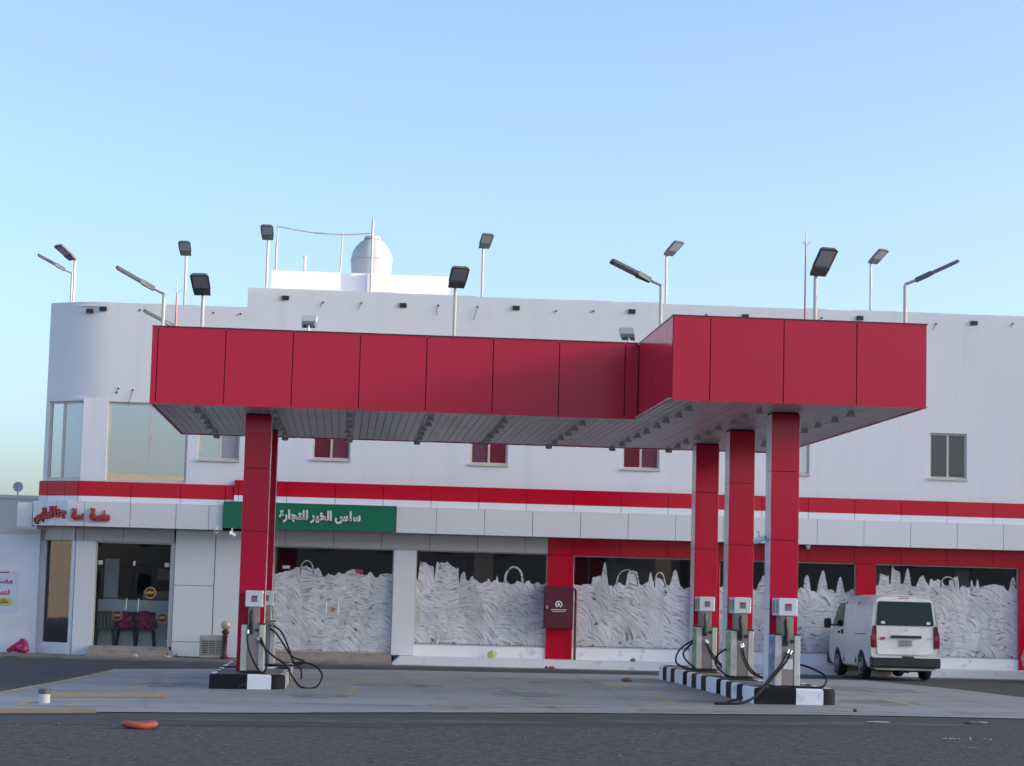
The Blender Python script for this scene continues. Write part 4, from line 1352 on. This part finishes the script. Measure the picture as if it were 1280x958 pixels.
H5 = island(-2.37, -.97, 43.3, 46.6, 'striped island at the rear of the left-hand row')

def hose(pts, r=.019): return MB().tube(pts, r, 8, 6)
def pump(x, y, z, label, decal, hoses, nozzle='black', scr='redlabel', plate=False):
    """dispenser: narrow end to the street, hoses and nozzles on that end"""
    t = thing('fuel_pump', (x, y+.28, z), label, 'fuel pump', 'fuel pumps on the islands')
    obj('base', MB().box(x-.225, x+.225, y+.0, y+.58, z, z+.035), 'black', t)
    obj('end_panel', MB().cbox(x-.10, x+.11, y, y+.03, z+.04, z+.93, .006), 'pumpbody', t)
    obj('body', MB().box(x-.20, x+.20, y+.03, y+.55, z+.04, z+.90), 'pumpbody', t)
    for a, b in ((-.218, -.104), (.114, .218)):
        obj('side_panel', MB().cbox(x+a, x+b, y-.012, y+.59, z+.036, z+.905, .008), 'pumpcream', t)
        obj('cap', MB().box(x+a-.004, x+b+.004, y-.016, y+.594, z+.906, z+.925), 'black', t)
    if decal:
        for sx in (-1, 1):
            obj('decal', MB().box(*(sorted((x+sx*.2185, x+sx*.2225))), y+.06, y+.54, z+.07, z+.88), decal, t)
    nk = obj('neck', MB().box(x-.10, x+.10, y+.05, y+.53, z+.90, z+1.235), 'pumpbody', t)
    obj('neck_front', MB().cbox(x-.03, x+.10, y+.03, y+.05, z+.93, z+1.23, .004), 'pumpneck', t)
    hd = obj('display_head', MB().cbox(x-.165, x+.165, y+.0, y+.60, z+1.235, z+1.545, .015), 'pumphead', t)
    obj('screen', MB().box(x-.05, x+.06, y-.008, y-.001, z+1.33, z+1.45), 'screen', hd)
    obj('screen_label', MB().box(x-.05, x+.06, y-.011, y-.0085, z+1.41, z+1.45), scr, hd)
    for sx in (-1, 1):
        obj('side_display', MB().box(*sorted((x+sx*.166, x+sx*.172)), y+.06, y+.2, z+1.28, z+1.5), 'screen', hd)
        obj('side_display', MB().box(*sorted((x+sx*.166, x+sx*.172)), y+.33, y+.5, z+1.28, z+1.5), 'screen', hd)
    if plate: obj('data_plate', MB().box(x-.07, x+.09, y-.006, y-.001, z+.32, z+.5), 'pumphead', t)
    # nozzle in its holster
    nz = MB().tube([(x-.04,y-.02,z+1.18),(x-.045,y-.06,z+1.08),(x-.04,y-.07,z+.95),(x-.045,y-.05,z+.78)], [.026,.042,.036,.022], 8, 3)
    nz.tube([(x-.04,y-.08,z+1.02),(x-.045,y-.10,z+.92),(x-.04,y-.06,z+.86)], .009, 6, 3)
    obj('nozzle', nz, nozzle, t, True)
    obj('holster', MB().cbox(x-.085, x+.0, y-.03, y-.001, z+.72, z+.90, .01), 'black', t)
    obj('outlet', MB().lathe([(.035,-.03),(.035,0)], 10, (x+.075,y+.0,z+.80), 'y'), 'black', t)
    for k, h in enumerate(hoses):
        obj('hose', hose(h), 'rubber', t, True)
        if k < 2: obj('coupling', MB().tube([h[0], Vector(h[0])+(Vector(h[1])-Vector(h[0])).normalized()*.07], .026, 8), 'metal', t)
    return t
def hz(x, y): return gz(x, y)+.03
g0 = hz(6.5, 35.6)
x, y, z = 7.75, 36.10, H1
pump(x, y, z, 'nearest right-hand pump with blue side decal and hoses trailing to the ground', 'pumpblue', [
    [(x+.06,y-.04,z+.64),(x-.05,y-.10,z+.45),(x-.35,y-.22,z+.12),(x-.62,y-.36,.14),(x-.95,y-.50,g0),(x-1.35,y-.5,g0-.01),(x-1.1,y-.2,g0),(x-.8,y-.15,.1)],
    [(x+.01,y-.04,z+.66),(x-.13,y-.12,z+.42),(x-.40,y-.25,z+.12),(x-.66,y-.36,.11),(x-.9,y-.40,g0),(x-1.34,y-.5,g0)],
    [(x+.20,y+.5,z+.42),(x+.5,y+.4,z+.34),(x+.72,y+.2,z+.20),(x+.62,y-.0,z+.03),(x+.36,y-.0,z+.02),(x+.1,y-.03,z+.02)],
], 'black', 'redlabel', True)
x, y, z = 7.73, 40.15, H2
pump(x, y, z, 'middle right-hand pump with green side decal', 'pumpgreen', [
    [(x+.0,y-.04,z+.66),(x+.03,y-.12,z+.40),(x+.16,y-.2,z+.16),(x+.38,y-.2,z+.03),(x+.6,y-.1,z+.03),(x+.85,y+.1,z+.30)],
    [(x-.03,y-.04,z+.64),(x+.0,y-.14,z+.36),(x+.14,y-.24,z+.12),(x+.36,y-.25,z+.025),(x+.6,y-.2,z+.02)],
    [(x-.2,y+.5,z+.55),(x-.42,y+.4,z+.40),(x-.44,y+.3,z+.22),(x-.3,y+.1,z+.06),(x-.15,y-.03,z+.02)],
], 'black', 'redlabel')
x, y, z = 7.73, 44.1, H3
pump(x, y, z, 'rear right-hand pump with green side decal nearest the shops', 'pumpgreen', [
    [(x+.0,y-.04,z+.62),(x+.06,y-.12,z+.42),(x+.22,y-.2,z+.2),(x+.42,y-.2,z+.04),(x+.6,y-.1,z+.02)],
    [(x-.03,y-.04,z+.64),(x+.04,y-.14,z+.38),(x+.2,y-.24,z+.16),(x+.42,y-.24,z+.03)],
    [(x-.2,y+.5,z+.62),(x-.5,y+.4,z+.42),(x-.6,y+.3,z+.16),(x-.42,y+.2,z+.04),(x-.25,y,z+.02)],
    [(x-.2,y+.5,z+.58),(x-.42,y+.4,z+.36),(x-.4,y+.2,z+.2),(x-.25,y,z+.05)],
], 'nozzlegreen', 'litterbrown')
x, y, z = -1.63, 40.15, H4
gl = hz(-.5, 40)
pump(x, y, z, 'front left-hand pump with plain cream sides and drooping hoses', None, [
    [(x-.09,y-.04,z+.80),(x-.09,y-.09,z+.55),(x+.02,y-.14,z+.25),(x+.18,y-.2,z+.02),(x+.3,y-.4,z-.02)],
    [(x+.09,y-.04,z+.66),(x+.2,y-.1,z+.52),(x+.38,y-.1,z+.34),(x+.62,y-.1,z+.18),(x+.78,y-.2,z-.05),(x+.95,y-.3,gl),(x+1.22,y-.2,gl),(x+1.33,y,z-.02),(x+1.2,y+.2,z+.14),(x+1.0,y+.3,z+.2),(x+.75,y+.3,z+.19)],
    [(x+.15,y-.04,z+.66),(x+.26,y-.1,z+.4),(x+.28,y-.2,z+.1),(x+.18,y-.5,z-.05),(x+.0,y-.7,gl+.1),(x-.2,y-.82,gl)],
], 'black', 'redlabel')
x, y, z = -1.55, 44.1, H5
pump(x, y, z, 'rear left-hand pump half hidden behind the front left pump', None, [
    [(x+.14,y-.04,z+.86),(x+.35,y-.1,z+.7),(x+.5,y-.1,z+.4),(x+.62,y-.2,z+.1),(x+.78,y-.3,z-.05),(x+.8,y-.5,gl)],
    [(x+.05,y-.04,z+.80),(x+.25,y-.1,z+.66),(x+.45,y-.1,z+.38),(x+.6,y-.2,z+.2),(x+.85,y-.2,z+.1),(x+.6,y-.3,z+.02),(x+.1,y-.3,z+.03)],
], 'black', 'redlabel')

# ------------------------------------------------------------------ van
def make_van():
    """white panel van; local y runs from the tail forwards, x to its right"""
    root = thing('van', (0,0,0), 'white panel van parked at the shop kerb seen from behind', 'van')
    L = 4.25
    half = [(.0,.24),(.70,.24),(.80,.30),(.845,.48),(.855,.85),(.85,1.08),(.835,1.22),(.775,1.72),(.72,1.86),(.60,1.94),(.30,1.975),(.0,1.985)]
    def sec(y, top=1.985, wid=1.0, lean=0):
        P_ = []
        for x_, z_ in half:
            zz = z_
            if z_ > 1.1: zz = 1.1+(z_-1.1)*(top-1.1)/(1.985-1.1)
            yy = y+lean*max(0, zz-1.05)
            P_.append((x_*wid, yy, zz))
        return P_ + [(-a, b, c) for a, b, c in reversed(P_[1:-1])]
    secs = [sec(.03,1.95,.965,.13), sec(.0,1.965,.985,.13), sec(.04,1.975,1,.12), sec(.14,1.985,1,.08), sec(.6), sec(1.5), sec(2.6), sec(2.95,1.97), sec(3.2,1.90,.995), sec(3.55,1.55,.985), sec(3.85,1.22,.97), sec(4.1,1.13,.95), sec(4.22,1.11,.9), sec(4.25,1.11,.86)]
    n = len(secs[0])
    mb = MB()
    vs = [p for s_ in secs for p in s_]
    fs = [tuple(range(n))]
    for i in range(len(secs)-1):
        for k in range(n): fs.append((i*n+k, i*n+(k+1)%n, (i+1)*n+(k+1)%n, (i+1)*n+k))
    fs.append(tuple(range((len(secs)-1)*n, len(secs)*n)))
    mb.add(vs, fs)
    body = obj('body', mb, 'vanwhite', root, True)
    RA, FA = .88, 3.12
    cut = MB()
    for ya in (RA, FA): cut.lathe([(.375,-1.2),(.375,1.2)], 24, (0,ya,.31), 'x')
    co = obj('cutter', cut, 'black')
    md = body.modifiers.new('b', 'BOOLEAN')
    md.object = co
    md.operation = 'DIFFERENCE'
    bpy.context.view_layer.update()
    me = bpy.data.meshes.new_from_object(body.evaluated_get(bpy.context.evaluated_depsgraph_get()))
    body.modifiers.clear()
    body.data = me
    bpy.data.objects.remove(co)
    obj('wheel_well', MB().box(-.66,.66,RA-.5,RA+.5,.26,.8).box(-.66,.66,FA-.5,FA+.5,.26,.8), 'dark', root)
    def rr(x0,x1,z0,z1,r,y,n=4):
        P_ = []
        for cx_, cz_, a0 in ((x1-r,z0+r,-90),(x1-r,z1-r,0),(x0+r,z1-r,90),(x0+r,z0+r,180)):
            for i in range(n+1):
                a = R(a0+90*i/n)
                P_.append((cx_+r*math.cos(a), cz_+r*math.sin(a)))
        return P_
    def rear(poly, d0, d1):
        """prism on the leaning rear face"""
        m_ = MB().prism(poly, d0, d1)
        m_.v = [(a, b+.13*max(0, c-1.05), c) for a, b, c in m_.v]
        return m_
    tg = obj('tailgate', rear(rr(-.70,.70,.60,1.90,.08,0), -.008, .03), 'vanwhite', root)
    win = obj('rear_window', rear([(-.715,1.30),(-.70,1.275),(.70,1.275),(.715,1.30),(.665,1.80),(.64,1.83),(-.64,1.83),(-.665,1.80)], -.016, -.007), 'vanglass', tg)
    obj('window_sticker', rear(rr(-.60,-.50,1.31,1.37,.028,0), -.019, -.0165), 'letterwhite', tg)
    obj('window_sticker', rear(rr(.53,.63,1.31,1.37,.028,0), -.019, -.0165), 'letterwhite', tg)
    obj('handle_strip', rear(rr(-.36,.40,.985,1.045,.02,0), -.035, -.006), 'black', tg)
    pl = obj('number_plate', rear(rr(-.14,.17,.79,.945,.01,0), -.016, -.0075), 'plate', tg)
    rnd = random.Random(9)
    pm = MB()
    for z_ in (.835, .90):
        x_ = -.11
        while x_ < .13:
            l_ = rnd.uniform(.015, .035)
            pm.box(x_, x_+l_, -.0185, -.0162, z_-.018, z_+.018)
            x_ += l_+.02
    obj('plate_marks', pm, 'lamphead', tg)
    em = MB()
    for rx, rz_ in ((.05,.034),(.03,.014)):
        vs = []
        for k in range(16):
            a = 2*PI*k/16
            for q in (1, .72): vs.append((.01+rx*q*math.cos(a), -.010, 1.17+rz_*q*math.sin(a)))
        em.add(vs, [(2*k,(2*k+2)%32,(2*k+3)%32,2*k+1) for k in range(16)])
    obj('emblem', em, 'metal', tg)
    obj('badge', rear(rr(-.62,-.50,.945,1.005,.01,0), -.014, -.0075), 'redlabel', tg)
    obj('model_badge', rear(rr(.55,.64,.975,.995,.006,0), -.012, -.0075), 'metal', tg)
    obj('brake_light', MB().box(-.12,.12,.105,.2,1.885,1.915), 'taillight', tg)
    for sx in (-1,1):
        poly = [(sx*.715,.76),(sx*.85,.76),(sx*.852,1.0),(sx*.80,1.24),(sx*.765,1.27),(sx*.722,1.26)]
        if sx < 0: poly = poly[::-1]
        tl = obj('tail_light', rear(poly, -.022, .12), 'taillight', root)
        obj('indicator', rear([(sx*.725+min(0,sx)*.11,.94),(sx*.725+max(0,sx)*.11,.94),(sx*.725+max(0,sx)*.11,1.05),(sx*.725+min(0,sx)*.11,1.05)], -.026, -.0225), 'redlabel', tl)
    bp = obj('rear_bumper', MB().cbox(-.85,.85,-.13,.12,.30,.565,.03), 'black', root)
    for a, b in ((-.84,-.12),(.18,.84)): obj('bumper_strip', MB().box(a, b, -.137, -.05, .53, .57), 'pumphead', bp)
    obj('front_bumper', MB().cbox(-.80,.80,4.15,4.36,.26,.55,.04), 'black', root)
    for sx in (-1,1):
        # cab window, seams, handles, mirror
        def side(poly, d0, d1):
            m_ = MB()
            n_ = len(poly)
            def xs_(z_): return .855-(.0 if z_ < 1.1 else (z_-1.1)*.128)
            vs = [(sx*(xs_(c)+d0), b, c) for b, c in poly]+[(sx*(xs_(c)+d1), b, c) for b, c in poly]
            fs = [tuple(range(n_)), tuple(range(2*n_-1,n_-1,-1))]+[(i,(i+1)%n_,(i+1)%n_+n_,i+n_) for i in range(n_)]
            return m_.add(vs, fs)
        sw = obj('cab_window', side([(2.62,1.2),(3.62,1.2),(3.28,1.66),(3.1,1.76),(2.70,1.78),(2.62,1.72)], -.01, .006), 'vanglass', root)
        for yy in (1.40, 2.5): obj('door_seam', side([(yy,.35),(yy+.012,.35),(yy+.012,1.8),(yy,1.8)], -.02, .004), 'dark', root)
        obj('slide_rail', side([(.45,1.05),(1.4,1.03),(1.4,1.055),(.45,1.075)], -.01, .006), 'lamphead', root)
        obj('door_handle', side([(2.56,1.02),(2.66,1.02),(2.66,1.13),(2.56,1.13)], .0, .03), 'black', root)
        obj('door_handle', side([(2.86,1.03),(2.96,1.03),(2.96,1.09),(2.86,1.09)], .0, .03), 'black', root)
        obj('mirror', MB().cbox(*sorted((sx*.93, sx*1.10)), 3.42, 3.56, 1.14, 1.38, .03).tube([(sx*.83,3.5,1.2),(sx*.97,3.5,1.25)], .02, 6), 'black', root)
        for ya in (RA, FA):
            wh = obj('wheel', MB().lathe([(.20,-.10),(.29,-.10),(.315,-.06),(.315,.06),(.29,.10),(.20,.10)], 24, (sx*.755,ya,.315), 'x'), 'tyre', root, True)
            obj('rim', MB().lathe([(.205,0),(.19,.02),(.12,-.01),(.06,.03),(.0,.03)][:4], 20, (sx*.85,ya,.315), 'x') if sx > 0 else MB().lathe([(.205,0),(.19,-.02),(.12,.01),(.06,-.03)], 20, (sx*.85,ya,.315), 'x'), 'rim', wh, True)
    obj('undercarriage', MB().box(-.6,.6,.2,3.9,.2,.3).box(-.12,.12,.05,.3,.18,.3), 'dark', root)
    obj('windscreen', MB().quad((-.66,3.24,1.86),(.66,3.24,1.86),(.78,3.80,1.27),(-.78,3.80,1.27)), 'vanglass', root)
    return root
van = make_van()
van.location = (13.66, 50.2, gz(13.6, 50.5)+.0)
van.scale = (1, 1, 1.04)
van.rotation_euler = (0, 0, R(1.5))

# red car whose tail just enters the frame at the right edge
def red_car(loc):
    t = thing('red_car', loc, 'red car barely entering the frame at the right edge', 'car')
    x, y, z = loc
    prof = [(-2.0,.35),(-2.05,.6),(-1.95,.85),(-1.2,.95),(-.7,1.38),(.6,1.42),(1.4,1.0),(2.0,.9),(2.05,.5),(2.0,.3)]
    mb = MB().prism([(a, c) for a, c in prof], -.8, .8)
    mb.v = [(x+a*(1), y+b*(.86 if c > 1 else 1), z+c) for a, b, c in mb.v]
    obj('body', mb, 'redcar', t)
    for sx in (-1.25, 1.25):
        for sy in (-1, 1):
            w_ = obj('wheel', MB().lathe([(.2,-.1),(.31,-.09),(.31,.09),(.2,.1)], 20, (x+sx,y+sy*.74,z+.31), 'y'), 'tyre', t, True)
            obj('rim', MB().lathe([(.19,-.105*sy if False else -.102),(.19,.102)], 14, (x+sx,y+sy*.74,z+.31), 'y'), 'rim', w_)
    for sy in (-1, 1):
        obj('side_window', MB().prism([(x-1.05,z+.97),(x-.66,z+1.32),(x+.5,z+1.34),(x+1.05,z+.98)], y+sy*.74, y+sy*.80), 'vanglass', t)
        obj('mirror', MB().cbox(x-1.0, x-.86, *sorted((y+sy*.8, y+sy*.98)), z+.93, z+1.07, .02), 'black', t)
red_car((19.3, 51.6, -.085))

# ------------------------------------------------------------------ things lying about
def plank(p, q, wd, th, label):
    t = tag(obj('plank', MB().cbox(0, (Vector(q)-Vector(p)).length, -wd/2, wd/2, 0, th, .006), 'wood'), label, 'plank', 'planks on the forecourt')
    a = math.atan2(q[1]-p[1], q[0]-p[0])
    mid = (Vector(p)+Vector(q))/2
    t.location = (mid.x, mid.y, gz(mid.x, mid.y)+th/2+.004)
    t.rotation_euler = (0, math.atan(-.012), a)
    return t
plank((-4.82,35.75), (-2.9,36.15), .13, .085, 'weathered wooden plank lying behind the white bucket')
plank((-6.2,30.9), (-3.52,31.45), .14, .075, 'pale wooden plank along the front edge of the forecourt at far left')
def bucket(x, y):
    z = gz(x, y)+.003
    t = thing('bucket', (x,y,z), 'white bucket with grey rim standing on a yellow painted square', 'bucket')
    obj('pail', MB().lathe([(.085,0),(.098,.15),(.092,.15),(.08,.02)], 18, (x,y,z)), 'bucket', t, True)
    obj('rim', MB().lathe([(.100,.145),(.104,.225),(.09,.23),(.02,.225)], 18, (x,y,z)), 'lamphead', t, True)
bucket(-4.62, 34.0)
# squashed red rubber ring
mb = MB()
vs = []
N, K = 28, 10
rnd = random.Random(4)
for i in range(N):
    a = 2*PI*i/N
    for k in range(K):
        b = 2*PI*k/K
        rr_ = .155+.06*math.cos(b)
        vs.append((rr_*1.12*math.cos(a)+.01*math.sin(3*a), rr_*.8*math.sin(a), .05+.046*math.sin(b)+.012*math.sin(2*a+.6)))
mb.add(vs, [(i*K+k, ((i+1)%N)*K+k, ((i+1)%N)*K+(k+1)%K, i*K+(k+1)%K) for i in range(N) for k in range(K)])
o = tag(obj('rubber_ring', mb, 'orangered', None, True), 'faded orange-red rubber ring lying flat on the dark asphalt', 'ring')
o.location = (-2.58, 28.2, gz(-2.6,28.2)+.05)
def debris(name, x, y, sx, sy, sz, m_, label, cat, seed=1, z=None):
    s_ = sphere_mb((0,0,0), 1, 9, 6, sx, sy, sz, .25, seed)
    o = tag(obj(name, s_, m_), label, cat)
    o.location = (x, y, (gz(x,y) if z is None else z)+sz*.8)
    return o
debris('crushed_can', 6.13, 44.6, .11, .06, .05, 'litterbrown', 'brownish crushed can on the concrete left of the right islands', 'can', 3)
debris('rag', 5.35, 52.9, .10, .06, .04, 'litterred', 'small red rag lying in the gutter', 'rag', 5)
debris('wrapper', 7.55, 53.95, .07, .05, .05, 'litterbrown', 'reddish wrapper on the white shop kerb under the third window', 'wrapper', 6, .12)
debris('plastic_bag', 3.93, 54.2, .13, .07, .1, 'littergreen', 'yellow-green plastic bag against the sill of the second window', 'bag', 8, .12)
debris('paper_scrap', -5.05, 53.2, .09, .06, .05, 'litterwhite', 'crumpled white paper on the pavement before the laundry steps, left of two', 'paper', 9, -.05)
debris('paper_scrap', -4.25, 53.35, .10, .06, .035, 'litterwhite', 'flattened white paper by the right end of the laundry steps', 'paper', 10, -.05)
debris('stone_block', -4.18, 53.9, .14, .1, .09, 'lampback', 'grey stone block at the right end of the laundry steps', 'stone', 12, -.05)
debris('dark_stone', 5.25, 53.3, .04, .04, .035, 'black', 'small black stone in the gutter below the fire cabinet', 'stone', 13)
debris('dark_stone', 8.4, 33.9, .035, .03, .03, 'black', 'small black stone on the concrete near its front edge', 'stone', 14)
debris('white_board', 8.05, 31.0, .19, .06, .012, 'litterwhite', 'flat white strip of board on the dark asphalt at lower right', 'scrap', 15)
debris('bent_scrap', 9.55, 31.3, .14, .06, .02, 'lamphead', 'dark bent scrap on the asphalt right of the white strip', 'scrap', 16)
debris('bent_scrap', 9.75, 31.5, .1, .05, .012, 'litterwhite', 'pale thin scrap beside the dark bent scrap', 'scrap', 17)
mb = MB()
rnd = random.Random(21)
for k in range(12):
    a, b = rnd.gauss(0, .26), rnd.gauss(0, .13)
    r_ = rnd.uniform(.006, .015)
    s_ = sphere_mb((8.25+a, 27.6+b, gz(8,27)+.005), r_, 6, 4, 1.3, 1, .5, .3, k)
    mb.add(s_.v, s_.f)
o = obj('broken_chips', mb, 'pumpcream')
o['kind'] = 'stuff'
tag(o, 'scatter of small white chips on the coarse road at lower right', 'chips')
mb = MB()
for k in range(700):
    px, py = rnd.uniform(-5, 10), rnd.uniform(23, 29.2)
    r_ = rnd.uniform(.006, .016)
    s_ = sphere_mb((px, py, gz(px,py)+.002), r_, 5, 3, 1.2, 1, .7, .3, k)
    mb.add(s_.v, s_.f)
o = obj('gravel', mb, 'sand')
o['kind'] = 'stuff'
tag(o, 'loose grit scattered over the coarse road in the foreground', 'gravel')
